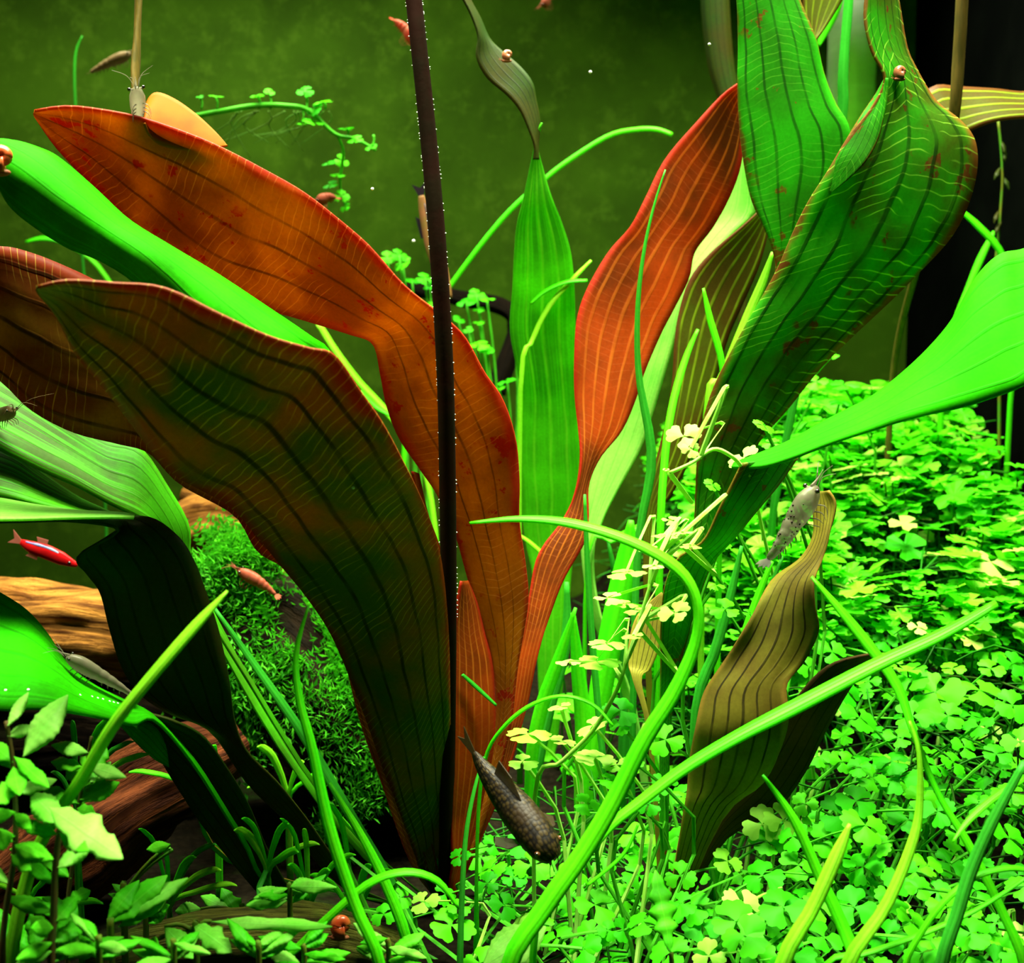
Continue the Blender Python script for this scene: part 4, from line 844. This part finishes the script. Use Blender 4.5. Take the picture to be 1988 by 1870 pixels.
stemplant([(118,1590),(108,1680),(104,1780),(100,1880)], 9, 2.12, [((238,1668),(95,1568),95,'hygro_pale',3),((60,1540),(118,1600),60,'hygro_pale',0),((40,1600),(112,1620),40,'hygro',2),((150,1740),(106,1790),40,'hygro',2),((165,1790),(104,1830),46,'hygro',2),((60,1780),(102,1820),44,'hygro',2)], 'stem plant topped by a large pale lobed leaf')
stemplant([(12,1400),(25,1480),(30,1560),(28,1660),(10,1780),(5,1880)], 7, 2.16, [((132,1350),(45,1470),58,'hygro_pale',0),((55,1345),(15,1410),24,'hygro_pale',0),((65,1410),(15,1430),24,'hygro_pale',0),((95,1530),(28,1470),40,'hygro',2),((-20,1440),(25,1480),36,'hygro',0),((-10,1560),(28,1520),50,'hygro',2),((60,1610),(28,1580),30,'hygro',0),
    ((-25,1640),(25,1620),46,'hygro',0),((60,1690),(22,1660),40,'hygro',2),((38,1545),(26,1490),44,'hygro',0)], 'leafy stem plant with upright lance leaves by the bright sword leaf')
stemplant([(178,1430),(165,1500),(150,1580),(140,1680),(130,1800)], 5, 2.34, [((205,1445),(160,1530),66,'hygro',3),((130,1490),(165,1520),50,'hygro',2),((215,1480),(175,1520),30,'hygro_pale',0),((100,1480),(160,1490),36,'hygro',2),((185,1580),(150,1570),36,'hygro',2),((205,1510),(160,1560),40,'hygro',2),((90,1530),(150,1560),36,'hygro',2)], 'small bushy stem plant behind the yellow-green blade')
lowp = [  # low rosettes along the soil: (base, depth, leaves)
    ((215,1830),2.28,[((325,1700),(212,1795),58,'hygro',2),((365,1705),(225,1790),40,'hygro_pale',2),((270,1710),(208,1790),40,'hygro',0),((320,1750),(230,1800),34,'hygro',2)], 'low rosette with lance leaves before the reddish branch'),
    ((380,1835),2.34,[((375,1862),(320,1800),50,'hygro_pale',0),((450,1850),(375,1795),62,'hygro_pale',3),((310,1840),(285,1835),40,'hygro',0),((645,1800),(410,1790),36,'hygro_pale',2)], 'low pale plant spread over the algae-covered branch'),
    ((100,1850),2.20,[((60,1775),(75,1850),44,'hygro',2),((150,1760),(110,1840),40,'hygro',0),((190,1845),(110,1850),46,'hygro',2),((40,1850),(90,1860),44,'hygro',0),((240,1820),(130,1860),34,'hygro',2)], 'low leafy plant at the foot of the stem plants'),
    ((470,1800),2.77,[((430,1725),(470,1790),46,'hygro',3),((390,1740),(450,1770),36,'hygro_pale',2),((340,1770),(390,1765),34,'hygro_pale',0),((510,1740),(480,1790),40,'hygro',0)], 'low plant with toothed leaves under the dark leaf'),
    ((30,1860),2.32,[((-10,1760),(25,1850),60,'hygro',2),((60,1790),(35,1850),40,'hygro',2),((110,1800),(45,1860),36,'hygro_pale',0)], 'low leafy clump beside the yellow-green blade'),
    ((240,1760),2.50,[((295,1640),(335,1650),20,'hygro_pale',2),((285,1650),(330,1640),24,'hygro',0)], 'small pale leaflet in the dark below the branch')]
for (bx, by), d, lv, lab in lowp:
    b = P(bx, by, d); b.z = min(G(b.x, b.y), b.z); e = empty('low_plant', b, lab, 'plant')
    tube('stem', [P(bx, by-45, d), P(bx, by-15, d), b], [0.006, 0.008], M['petiole'], e, k=6, n=8)
    for tip, bs_, wd, mt, lo in lv:
        lobed(tip, bs_, wd, d-0.08 if tip[1] > bs_[1] else d+0.05, d, mt, e, lobes=lo)
        p0 = P(bs_[0], bs_[1], d); p1 = P(bx, by-25, d)
        if (p0-p1).length > 0.03: tube('petiole', [p0, (p0+p1)/2+Vector((0, 0, 0.01)), p1], [0.004, 0.005], M['petiole'], e, k=5, n=6)
rl_ = random.Random(21)
LT_ = [tree_of(o) for o in list(bpy.data.objects) if o.type == 'MESH' and root_loc(o).x < 0.2 and o.get('kind') not in ('structure', 'stuff') and not (o.parent and o.parent.name.startswith('clover'))]
lowlab = ['low leafy sprout on the soil left of the grass tufts by the logs', 'low leafy sprout before the algae-covered branch', 'low leafy sprout under the arched grass blade', 'low leafy sprout between the dark stems', 'low leafy sprout next to the red snail', 'low leafy sprout under the pale lobed leaf', 'low leafy sprout beside the rosette with lance leaves']
for (bx, by, d), lab in zip([(280,1800,2.5), (500,1880,2.24), (588,1884,2.32), (560,1765,2.5), (752,1872,2.46), (190,1872,2.10), (335,1876,2.2)], lowlab):
    b = P(bx, by, d); b.z = min(G(b.x, b.y), b.z); e = empty('low_plant', b, lab, 'plant', 'low leafy sprouts')
    LT_.append(tree_of(tube('stem', [P(bx, by-50, d), P(bx+3, by-20, d), b], [0.005, 0.007], M['petiole'], e, k=6, n=8)))
    for q in range(8):
        def one(k):
            y0 = by-rl_.uniform(5, 50); a = rl_.uniform(-0.3, 0.9); sd = 1 if q % 2 else -1; L = rl_.uniform(50, 95)*(1 if k < 6 else 0.7)
            tip = (bx+sd*L*math.cos(a), y0-L*math.sin(a))
            return lobed(tip, (bx, y0), rl_.uniform(20, 34), d-0.08 if tip[1] > y0 else d+0.05, d, rl_.choice(['hygro', 'hygro', 'hygro_pale']), e, lobes=rl_.choice([0, 0, 2]))
        fit(one, LT_)
sb = P(1950, 760, 4.0); sb.z = G(sb.x, sb.y); e = empty('thin_stem_plant', sb, 'shaded thin stem with tiny leaves against the black pane', 'plant')
tube('stem', [P(1938,235,4.0), P(1946,330,4.0), P(1940,440,4.0), P(1930,560,4.0), P(1940,700,4.0), sb], [0.004, 0.006], M['petiole'], e, k=5, n=24)
for (x, y) in [(1945,275),(1950,290),(1942,325),(1950,345),(1938,410),(1944,430),(1930,520),(1938,600)]: lobed((x+rl_.uniform(-14, 14), y+24), (x, y), 9, 3.98, 4.0, 'darkgreen', e)
b = P(1305, 1860, 2.38); b.z = G(b.x, b.y)
e = empty('lobed_plant', b, 'upright oak-like lobed leaf among the middle clovers', 'plant')
fit(lambda k: lobed((1272,1690), (1302,1850), 62-k, 2.44-0.012*k, 2.34-0.006*k, 'hygro', e, lobes=5, depth=0.45), CT)
tube('stem', [P(1302,1850,2.38), P(1304,1880,2.38), b], [0.005, 0.006], M['petiole'], e, k=6, n=6)
b = P(960, 1870, 2.5); b.z = G(b.x, b.y)
e = empty('broad_leaf_plant', b, 'pale grey-green broad leaf lying low at the foot of the bowed blade', 'plant')
fit(lambda k: lobed((1060,1800), (935,1880), 90-k, 2.56-0.012*k, 2.48-0.012*k, 'pale', e), CT)

# grass tufts in the lower left
tuft_src = [(520,1700,2.77,[((455,1612),16),((470,1590),10),((560,1600),12),((580,1655),14),((500,1740),10),((620,1640),10)]),
            (600,1770,2.75,[((560,1680),12),((640,1690),12),((545,1590),8),((690,1660),10),((590,1610),10)]),
            (330,1760,2.75,[((420,1640),10),((270,1610),8),((320,1650),8),((430,1690),12),((460,1720),10),((380,1665),12)]),
            (690,1790,2.88,[((640,1560),10),((660,1660),14),((720,1680),14),((600,1700),10),((760,1690),10)]),
            (420,1560,2.95,[((300,1455),12),((360,1435),12),((415,1448),10),((250,1500),8)]),
            (560,1560,3.14,[((500,1450),14),((590,1480),10),((640,1500),8),((480,1530),8)]),
            (150,1600,2.65,[((220,1390),12),((260,1440),9),((100,1500),9),((290,1465),10),((140,1400),10)]),
            (60,1760,2.6,[((200,1755),12),((20,1650),10),((110,1700),10),((-20,1720),8)])]
labs = ['grass tuft between the dark stems and the moss', 'grass tuft at the foot of the dark bent leaf', 'fine grass tuft in front of the reddish branch', 'grass tuft beside the base of the olive-brown leaf', 'short grass tuft on top of the reddish branch', 'small grass tuft at the lower edge of the moss', 'grass tuft behind the bushy stem plant', 'low grass tuft on the soil by the leafy stem plants']
for (bx, by, d, bl), lab in zip(tuft_src, labs):
    b = P(bx, by, d); b.z = min(b.z, G(b.x, b.y)+0.02); e = empty('grass_tuft', b, lab, 'grass', 'small grass tufts')
    for (tx, ty), wd in bl:
        mx, my = (tx*0.45+bx*0.55), min(ty, by)*0.6+(ty*0.4+by*0.6)*0.4
        bp = P(bx, by, d)
        o = blade([(tx, ty), (tx*0.7+mx*0.3, ty*0.7+my*0.3-6), (mx, my), (bx, by)], [2, wd, wd, wd*0.6], [d-0.08, d-0.04, d], rr.choice(['blade', 'blade', 'blade_d', 'blade_y']), None, root=True, parent=e, name='blade', n=14)

# ------------------------------------------------------------------ animals
M['fish_dark'] = None
def fish_mat(name, c1, c2, scl):
    m, nt, out = newmat(name)
    tc = nt.nodes.new('ShaderNodeTexCoord'); mp = nt.nodes.new('ShaderNodeMapping'); mp.inputs['Scale'].default_value = scl; nt.links.new(tc.outputs['UV'], mp.inputs[0])
    v = nt.nodes.new('ShaderNodeTexVoronoi'); v.inputs['Scale'].default_value = 1.0; v.inputs['Randomness'].default_value = 0.55; nt.links.new(mp.outputs[0], v.inputs[0])
    n = nz(nt, 12, tc.outputs['Object'], 3)
    col = mixc(nt, rng(nt, v.outputs['Distance'], 0.3, 0.62), c1, (0.004, 0.003, 0.002)); col = mixc(nt, rng(nt, n, 0.45, 0.7), col, c2)
    finish(nt, out, col, None, 0, 0.5, 0.15, v.outputs['Distance'], 0.3, 0.004)
    return m
M['fish_dark'] = fish_mat('dark_fish_skin', (0.036, 0.024, 0.006), (0.018, 0.010, 0.003), (24, 95, 1))
M['fin'] = plain('dark_fin', (0.035, 0.025, 0.010), (0.05, 0.035, 0.012), 30, 0.4, rough=0.5, alpha=0.75)
M['eye'] = plain('eye', (0.008, 0.006, 0.005), rough=0.1, spec=0.8)
M['eye_ring'] = plain('eye_ring', (0.10, 0.04, 0.012), rough=0.4, spec=0.05)
def loft(spine, prof, k=14, n=30, upv=None):
    """body of elliptic sections; prof: (half width, half height) along the spine"""
    C = [Vector(p) for p in cr([tuple(p) for p in spine], n)]; V = []; Fc = []; UV = []; arc = 0; fr_ = []
    for i in range(n):
        t = (C[min(i+1, n-1)]-C[max(i-1, 0)]).normalized(); up = (upv-t*upv.dot(t)).normalized(); x = t.cross(up)
        a, b = lin([p[0] for p in prof], i/(n-1)), lin([p[1] for p in prof], i/(n-1))
        if i: arc += (C[i]-C[i-1]).length
        fr_.append((C[i], x, up, a, b))
        for j in range(k):
            th = 2*math.pi*j/k; V.append(C[i]+x*math.cos(th)*a+up*math.sin(th)*b); UV.append((j/k, arc))
    for i in range(n-1):
        for j in range(k):
            p, q = i*k+j, i*k+(j+1) % k; Fc.append((p, q, q+k, p+k))
    Fc.append(tuple(range(k-1, -1, -1))); Fc.append(tuple((n-1)*k+j for j in range(k)))
    return V, Fc, UV, fr_
def fin(name, pts, mat, par, thick=0.002):
    c = sum((Vector(p) for p in pts), Vector())/len(pts); V = [c]+[Vector(p) for p in pts]
    return mk(name, V, [(0, i, i % len(pts)+1) for i in range(1, len(pts)+1)], mat, par, solid=thick, smooth=False)
# dark fish seen from above, head down to the right
fs = [P(920,1462,2.56), P(945,1500,2.54), P(985,1550,2.51), P(1025,1600,2.47), P(1055,1640,2.44), P(1076,1668,2.43)]
fe = empty('dark_fish', P(1000,1580,2.5), 'dark brown scaly fish diving head down before the rust-red leaf', 'fish')
fup = Vector((0.35, -0.75, 0.55))
k_ = pix(1, 2.5)
V, Fc, UV, frm = loft(fs, [(4*k_, 9*k_), (15*k_, 18*k_), (27*k_, 30*k_), (36*k_, 36*k_), (37*k_, 34*k_), (33*k_, 28*k_), (16*k_, 15*k_)], 20, 40, fup)
mk('body', V, Fc, M['fish_dark'], fe, uvs=UV)
c, x, up, a, b2 = frm[33]
for s in (-1, 1):
    ec = c+x*s*a*0.86+up*b2*0.42
    eo = ball('eye', ec, 6.0*k_, M['eye_ring'], fe); ball('pupil', ec+x*s*2.6*k_+up*1.5*k_, 4.3*k_, M['eye'], eo)
c0 = frm[0][0]; t0 = (frm[0][0]-frm[3][0]).normalized(); u0 = frm[0][2]
fin('tail_fin', [c0-u0*8*k_, c0+u0*8*k_, c0+t0*50*k_+u0*26*k_, c0+t0*34*k_, c0+t0*52*k_-u0*22*k_], M['fin'], fe)
cd = frm[16]; fin('dorsal_fin', [frm[20][0]+frm[20][2]*frm[20][4]*0.95, frm[10][0]+frm[10][2]*frm[10][4]*0.95, frm[9][0]+frm[9][2]*(frm[9][4]+30*k_)+frm[9][1]*-10*k_, frm[15][0]+frm[15][2]*(frm[15][4]+34*k_)], M['fin'], fe)
for s in (-1, 1):
    q = frm[27]; b0 = q[0]+q[1]*s*q[3]*0.85-q[2]*q[4]*0.4; tt = (frm[20][0]-frm[27][0]).normalized()
    fin('pectoral_fin', [b0, b0+tt*14*k_, b0+tt*46*k_+q[1]*s*26*k_-q[2]*14*k_, b0+tt*30*k_+q[1]*s*38*k_-q[2]*14*k_, b0+tt*8*k_+q[1]*s*26*k_-q[2]*6*k_], M['fin'], fe)
    e0 = frm[-1]; tube('barbel', [e0[0]+e0[1]*s*8*k_, e0[0]+e0[1]*s*12*k_+Vector((0, -0.01, -0.012)), e0[0]+e0[1]*s*10*k_+Vector((0, -0.01, -0.03))], [1.4*k_, 0.6*k_], M['fin'], fe, k=5, n=6)

# small red fish behind the bent leaf
M['neon_red'] = plain('red_fish_skin', (0.75, 0.010, 0.012), (0.55, 0.006, 0.008), 20, 0.2, rough=0.3)
M['neon_blue'] = plain('blue_stripe', (0.10, 0.12, 0.35), (0.3, 0.35, 0.5), 20, rough=0.2)
M['fin_clear'] = plain('clear_fin', (0.45, 0.12, 0.08), (0.5, 0.2, 0.15), 20, 0.5, alpha=0.6)
def smallfish(spine, h, wdt, mats, label, name):
    e = empty(name, Vector(spine[len(spine)//2]), label, 'fish'); up = Vector((0.15, -0.05, 1))
    V, Fc, UV, f_ = loft(spine, [(wdt*0.25, h*0.35), (wdt*0.8, h*0.8), (wdt, h), (wdt*0.95, h*0.9), (wdt*0.3, h*0.25)], 14, 24, up)
    bo = mk('body', V, Fc, mats[0], e, uvs=UV)
    V2, F2, _, _ = loft([f_[i][0]+f_[i][2]*f_[i][4]*0.62 for i in range(3, 22, 3)], [(wdt*0.5, h*0.15), (wdt*0.85, h*0.3), (wdt*0.8, h*0.28), (wdt*0.3, h*0.1)], 10, 14, up); mk('stripe', V2, F2, mats[1], e)
    c0, _, u0, _, _ = f_[0]; t0 = (f_[0][0]-f_[2][0]).normalized()
    fin('tail_fin', [c0-u0*h*0.3, c0+u0*h*0.3, c0+t0*h*1.5+u0*h*1.0, c0+t0*h*0.9, c0+t0*h*1.5-u0*h*0.9], mats[2], e)
    q = f_[11]; fin('dorsal_fin', [q[0]+q[2]*q[4]*0.9, f_[8][0]+f_[8][2]*f_[8][4]*0.9, f_[7][0]+f_[7][2]*(f_[7][4]+h*0.7), q[0]+q[2]*(q[4]+h*0.6)], mats[2], e)
    q = f_[9]; fin('anal_fin', [q[0]-q[2]*q[4]*0.9, f_[6][0]-f_[6][2]*f_[6][4]*0.9, f_[5][0]-f_[5][2]*(f_[5][4]+h*0.6), q[0]-q[2]*(q[4]+h*0.5)], mats[2], e)
    q = f_[20]
    for s in (-1, 1): ball('eye', q[0]+q[1]*s*q[3]*0.9, h*0.22, M['eye'], e)
    return e
smallfish([P(40,1052,3.3), P(60,1062,3.3), P(90,1072,3.3), P(120,1085,3.3), P(150,1098,3.3)], pix(15, 3.3), pix(7, 3.3), (M['neon_red'], M['neon_blue'], M['fin_clear']), 'small bright red fish half hidden behind the dark bent leaf', 'red_fish')
M['bg_fish'] = plain('brown_fish_skin', (0.20, 0.08, 0.03), (0.14, 0.10, 0.02), 12, 0.2)
M['bg_fish_s'] = plain('dark_stripe', (0.03, 0.02, 0.02), (0.05, 0.03, 0.03), 12)
M['bg_fin'] = plain('black_fin', (0.01, 0.008, 0.012), (0.02, 0.012, 0.02), 12)
smallfish([P(818,380,3.9), P(826,420,3.9), P(840,480,3.88), P(858,530,3.86), P(874,580,3.85)], pix(17, 3.9), pix(11, 3.9), (M['bg_fish'], M['bg_fish_s'], M['bg_fin']), 'reddish brown fish with a black tail hidden behind the dark stalk', 'brown_fish')

# shrimps
M['shrimp_clear'] = plain('clear_shrimp', (0.17, 0.17, 0.10), (0.22, 0.20, 0.13), 30, 0.35, rough=0.3, spec=0.3, alpha=0.6)
M['shrimp_tan'] = plain('tan_shrimp', (0.22, 0.15, 0.07), (0.15, 0.10, 0.04), 30, 0.3, rough=0.35, alpha=0.9)
M['shrimp_red'] = plain('red_shrimp', (0.70, 0.07, 0.04), (0.55, 0.16, 0.09), 40, 0.3, rough=0.35)
M['shrimp_pink'] = plain('pink_shrimp', (0.36, 0.09, 0.05), (0.28, 0.06, 0.03), 40, 0.3, rough=0.35)
M['shrimp_dot'] = plain('shrimp_spot', (0.03, 0.02, 0.015), rough=0.5)
def shrimp(spine, r, mat, label, up=(0, -0.3, 1), dots=0, ant=3.0, seed=0, legs=True):
    rnd = random.Random(seed); up = Vector(up).normalized(); spine = [Vector(p) for p in spine]
    e = empty('shrimp', spine[len(spine)//2], label, 'shrimp')
    prof = []
    N_ = 25
    for i in range(N_):        # head first
        t = i/(N_-1); base = lin([0.25, 0.75, 1.0, 1.0, 0.92, 0.82, 0.7, 0.55, 0.4, 0.25], t)
        seg = 1-0.10*(i % 3 == 0)*(t > 0.4); prof.append((r*base*seg*0.8, r*base*seg))
    V, Fc, UV, f_ = loft(spine, prof, 14, 50, up); body = mk('body', V, Fc, mat, e, uvs=UV)
    q = f_[0]; fw = (f_[0][0]-f_[4][0]).normalized()
    tube('rostrum', [f_[3][0]+q[2]*r*0.5, q[0]+fw*r*0.6+q[2]*r*0.35, q[0]+fw*r*1.3+q[2]*r*0.45], [r*0.14, r*0.08, r*0.02], mat, e, k=5, n=8)
    for s in (-1, 1):
        q5 = f_[4]; ec = q5[0]+q5[1]*s*(q5[3]+r*0.22)+q5[2]*q5[4]*0.6
        st_ = tube('eye_stalk', [q5[0]+q5[1]*s*q5[3]*0.6+q5[2]*q5[4]*0.4, ec], [r*0.1, r*0.1], mat, e, k=5, n=6); ball('eye', ec, r*0.19, M['eye'], st_, seg=8, rings=6)
        for j in range(2):
            a = rnd.uniform(0.3, 0.9); L = r*ant*rnd.uniform(0.8, 1.2)
            tube('antenna', [q[0]+q[1]*s*r*0.12, q[0]+fw*L*0.4+q[1]*s*L*0.25*a+q[2]*L*0.18, q[0]+fw*L*0.75+q[1]*s*L*0.7*a+q[2]*L*(0.05 if j else 0.2)], [r*0.05, r*0.035, r*0.015], mat, e, k=4, n=12)
        if legs:
            for j in range(4):
                g = f_[10+j*4]; b0 = g[0]-g[2]*g[4]*0.75+g[1]*s*g[3]*0.4
                tube('leg', [b0, b0-g[2]*r*0.5+g[1]*s*r*0.45+fw*r*0.3, b0-g[2]*r*1.15+g[1]*s*r*0.6+fw*r*0.25*(j-1)], [r*0.07, r*0.05, r*0.02], mat, e, k=4, n=8)
            for j in range(4):
                g = f_[29+j*4]; b0 = g[0]-g[2]*g[4]*0.85+g[1]*s*g[3]*0.3
                tube('swimmeret', [b0, b0-g[2]*r*0.3-fw*r*0.1, b0-g[2]*r*0.5-fw*r*0.3], [r*0.08, r*0.07, r*0.02], mat, e, k=4, n=5)
    z = f_[-1]; bw = (f_[-1][0]-f_[-5][0]).normalized()
    for a in (-0.7, -0.25, 0.25, 0.7):
        d_ = (bw*math.cos(a)+z[1]*math.sin(a)).normalized(); sd = d_.cross(z[2]).normalized(); L = r*1.1
        fin('tail_fin', [z[0]-sd*r*0.08, z[0]+d_*L*0.6-sd*r*0.24, z[0]+d_*L, z[0]+d_*L*0.6+sd*r*0.24, z[0]+sd*r*0.08], mat, e, r*0.05)
    if dots:
        for i in range(dots):
            g = f_[rnd.randint(14, 44)]; th = rnd.uniform(-0.5, 3.6)
            pnt = g[0]+g[1]*math.cos(th)*g[3]*0.99+g[2]*math.sin(th)*g[4]*0.99; ball('spot', pnt, r*rnd.uniform(0.045, 0.09), M['shrimp_dot'], body, seg=6, rings=4)
    return e
shrimp([P(1586,944,2.76), P(1572,965,2.76), P(1556,990,2.76), P(1540,1015,2.76), P(1524,1042,2.75), P(1508,1066,2.74), P(1492,1085,2.73)], pix(25, 2.76), M['shrimp_clear'], 'translucent grey shrimp with dark dots clinging to the wilted leaf tip', up=(-0.7, -0.5, 0.5), dots=34, ant=2.2, seed=1)
shrimp([P(266,172,2.56), P(267,188,2.59), P(267,205,2.64), P(267,220,2.71), P(268,232,2.79), P(270,245,2.86)], pix(19, 2.6), M['shrimp_clear'], 'grey shrimp facing out on the edge of the red leaf', up=(0, -0.55, 0.8), ant=3.0, seed=2)
shrimp([P(808,90,4.2), P(798,72,4.2), P(788,58,4.2), P(775,46,4.2), P(766,40,4.2)], pix(12, 4.2), M['shrimp_red'], 'red shrimp swimming behind the dark stalk', seed=3, ant=2)
shrimp([P(462,1108,3.355), P(482,1118,3.355), P(503,1130,3.355), P(520,1142,3.355), P(534,1154,3.355)], pix(13, 3.4), M['shrimp_pink'], 'pink shrimp grazing on the moss', seed=4, ant=2.5)
sd_ = (surf(L5, 14, 812) or 2.84)-0.045
shrimp([P(28,800,sd_-0.06), P(14,802,sd_-0.035), P(-4,808,sd_-0.01), P(-24,818,sd_), P(-44,832,sd_)], pix(14, sd_), M['shrimp_tan'], 'tan shrimp with long antennae on the light green streaky leaf', seed=5, ant=6)
shrimp([P(128,1276,2.515), P(150,1286,2.52), P(178,1302,2.53), P(205,1317,2.54), P(232,1333,2.55), P(256,1349,2.56)], pix(16, 2.54), M['shrimp_clear'], 'translucent shrimp walking on the bright sword leaf near the log', seed=6, ant=3)
shrimp([P(255,104,4.4), P(235,112,4.4), P(212,122,4.4), P(192,132,4.4), P(176,140,4.4)], pix(11, 4.4), M['shrimp_tan'], 'blurred pale shrimp swimming by the tan leaf stem', seed=7, ant=2)
shrimp([P(1052,12,4.5), P(1060,4,4.5), P(1066,-8,4.5), P(1070,-22,4.5)], pix(9, 4.5), M['shrimp_pink'], 'blurred reddish shrimp far behind the ribbon leaf top', seed=8, ant=2)
shrimp([P(615,392,4.0), P(628,386,4.0), P(640,382,4.0), P(652,384,4.0)], pix(11, 4.0), M['shrimp_pink'], 'blurred pinkish shrimp under the hanging clover shoot', seed=9, ant=1.5)

# snails
M['shell_red'] = plain('red_shell', (0.55, 0.05, 0.012), (0.42, 0.14, 0.03), 18, 0.2, rough=0.25, spec=0.5)
M['shell_pink'] = plain('pink_shell', (0.36, 0.11, 0.045), (0.26, 0.13, 0.05), 18, 0.2, rough=0.25, spec=0.5)
M['snail_body'] = plain('snail_body', (0.40, 0.10, 0.05), (0.30, 0.12, 0.05), 20, 0.2, rough=0.4)
def snail(c, r, mat, label, axis=(0.2, -1, 0.2)):
    c = Vector(c); ax = Vector(axis).normalized(); x = ax.cross(Vector((0, 0, 1))).normalized(); y = x.cross(ax)
    e = empty('snail', c-Vector((0, 0, r)), label, 'snail')
    pts = []; rad = []
    for i in range(40):
        t = i/39; a = -t*4.6*math.pi; k = 0.10+0.90*t**1.4
        pts.append(c+(x*math.cos(a)+y*math.sin(a))*r*0.44*k+ax*r*0.34*(1-t)); rad.append(r*0.58*k)
    V, Fc, UV = tube_geo(pts, rad, 12, 60); mk('shell', V, Fc, mat, e, uvs=UV)
    V, Fc = ball_geo(c-y*r*0.85+x*r*0.2, r*0.3, 2.4, 1.0, 0.8, 12, 8); mk('foot', V, Fc, M['snail_body'], e)
    for s in (-1, 1):
        b0 = c-y*r*0.8+x*r*0.75; tube('tentacle', [b0, b0+x*r*0.3+ax*s*r*0.1+y*r*0.1, b0+x*r*0.55+ax*s*r*0.25+y*r*0.25], [r*0.05, r*0.02], M['snail_body'], e, k=4, n=6)
    return e
snail(P(4,307,2.34), pix(34,2.34), M['shell_red'], 'shiny orange-red snail on the tip of the bright green leaf')
snail(P(664,1796,2.60), pix(27,2.60), M['shell_red'], 'red snail on the algae-covered branch')
snail(P(1748,140,2.89), pix(17,2.89), M['shell_pink'], 'small pinkish snail on the neck of the big veined leaf')
snail(P(986,107,3.30), pix(14,3.30), M['shell_pink'], 'small orange snail on the upper edge of the twisted ribbon leaf')

# ------------------------------------------------------------------ filter pipe at the back
def glass_mat():
    m, nt, out = newmat('pipe_glass')
    n = nz(nt, 3, objco(nt, (1, 1, 2)), 4); col = mixc(nt, rng(nt, n, 0.4, 0.6), (0.95, 0.97, 0.93), (0.70, 0.74, 0.68))
    finish(nt, out, col, (0.9, 1.0, 0.85), 0.15, 0.2, 0.6)
    return m
M['pipe'] = glass_mat(); M['pipe_cap'] = plain('pipe_strainer', (0.55, 0.60, 0.50), (0.35, 0.42, 0.32), 6, 0.2, rough=0.3)
pc = 1648; pd = 4.55
pe = empty('filter_pipe', P(pc, 470, pd), 'milky glass filter pipe standing in front of the black pane', 'pipe')
def revolve(name, prof, cx, cy, mat, par, k=24):
    V = []; Fc = []; n = len(prof)
    for (r, z) in prof:
        for j in range(k): a = 2*math.pi*j/k; V.append(Vector((cx+r*math.cos(a), cy+r*math.sin(a), z)))
    for i in range(n-1):
        for j in range(k): p, q = i*k+j, i*k+(j+1) % k; Fc.append((p, q, q+k, p+k))
    return mk(name, V, Fc, mat, par)
p0 = P(pc, -420, pd); p1 = P(pc, 330, pd); R_ = pix(46, pd)
revolve('tube', [(R_, p0.z), (R_, p1.z), (R_*0.9, p1.z), (R_*0.9, p0.z)], p1.x, p1.y, M['pipe'], pe)
p2 = P(pc, 480, pd); pr_ = [(R_*1.05, p1.z+0.01)]
for i in range(14):
    z = p1.z-(p1.z-p2.z)*i/14; pr_ += [(R_*1.05, z), (R_*0.9, z-0.008), (R_*0.9, z-0.012), (R_*1.05, z-0.016)]
pr_ += [(R_*0.9, p2.z), (0.001, p2.z-0.02)]
revolve('strainer', pr_, p1.x, p1.y, M['pipe_cap'], pe)
# ------------------------------------------------------------------ bubbles
for i, (x, y) in enumerate([(11,1341),(55,1340),(155,1351),(178,1354),(189,1357),(199,1359),(212,1363),(220,1365),(228,1367)]):
    tag(ball('air_bubble', P(x, y, (surf(L7, x, y) or 2.49)-0.002), pix(3.2, 2.48), M['bubble'], seg=8, rings=6), 'tiny white air bubble on the lower margin of the bright sword leaf', 'bubble', 'bubbles on the bright sword leaf')
for (x, y, d) in [(723,367,3.2),(686,947,2.42),(803,468,3.9),(1377,86,3.0),(932,84,3.5),(1146,140,3.4)]:
    tag(ball('air_bubble', P(x, y, d), pix(3.0, d), M['bubble'], seg=8, rings=6), 'tiny white speck drifting in the open water', 'bubble', 'specks drifting in the water')
print('sprigs', NS[0])
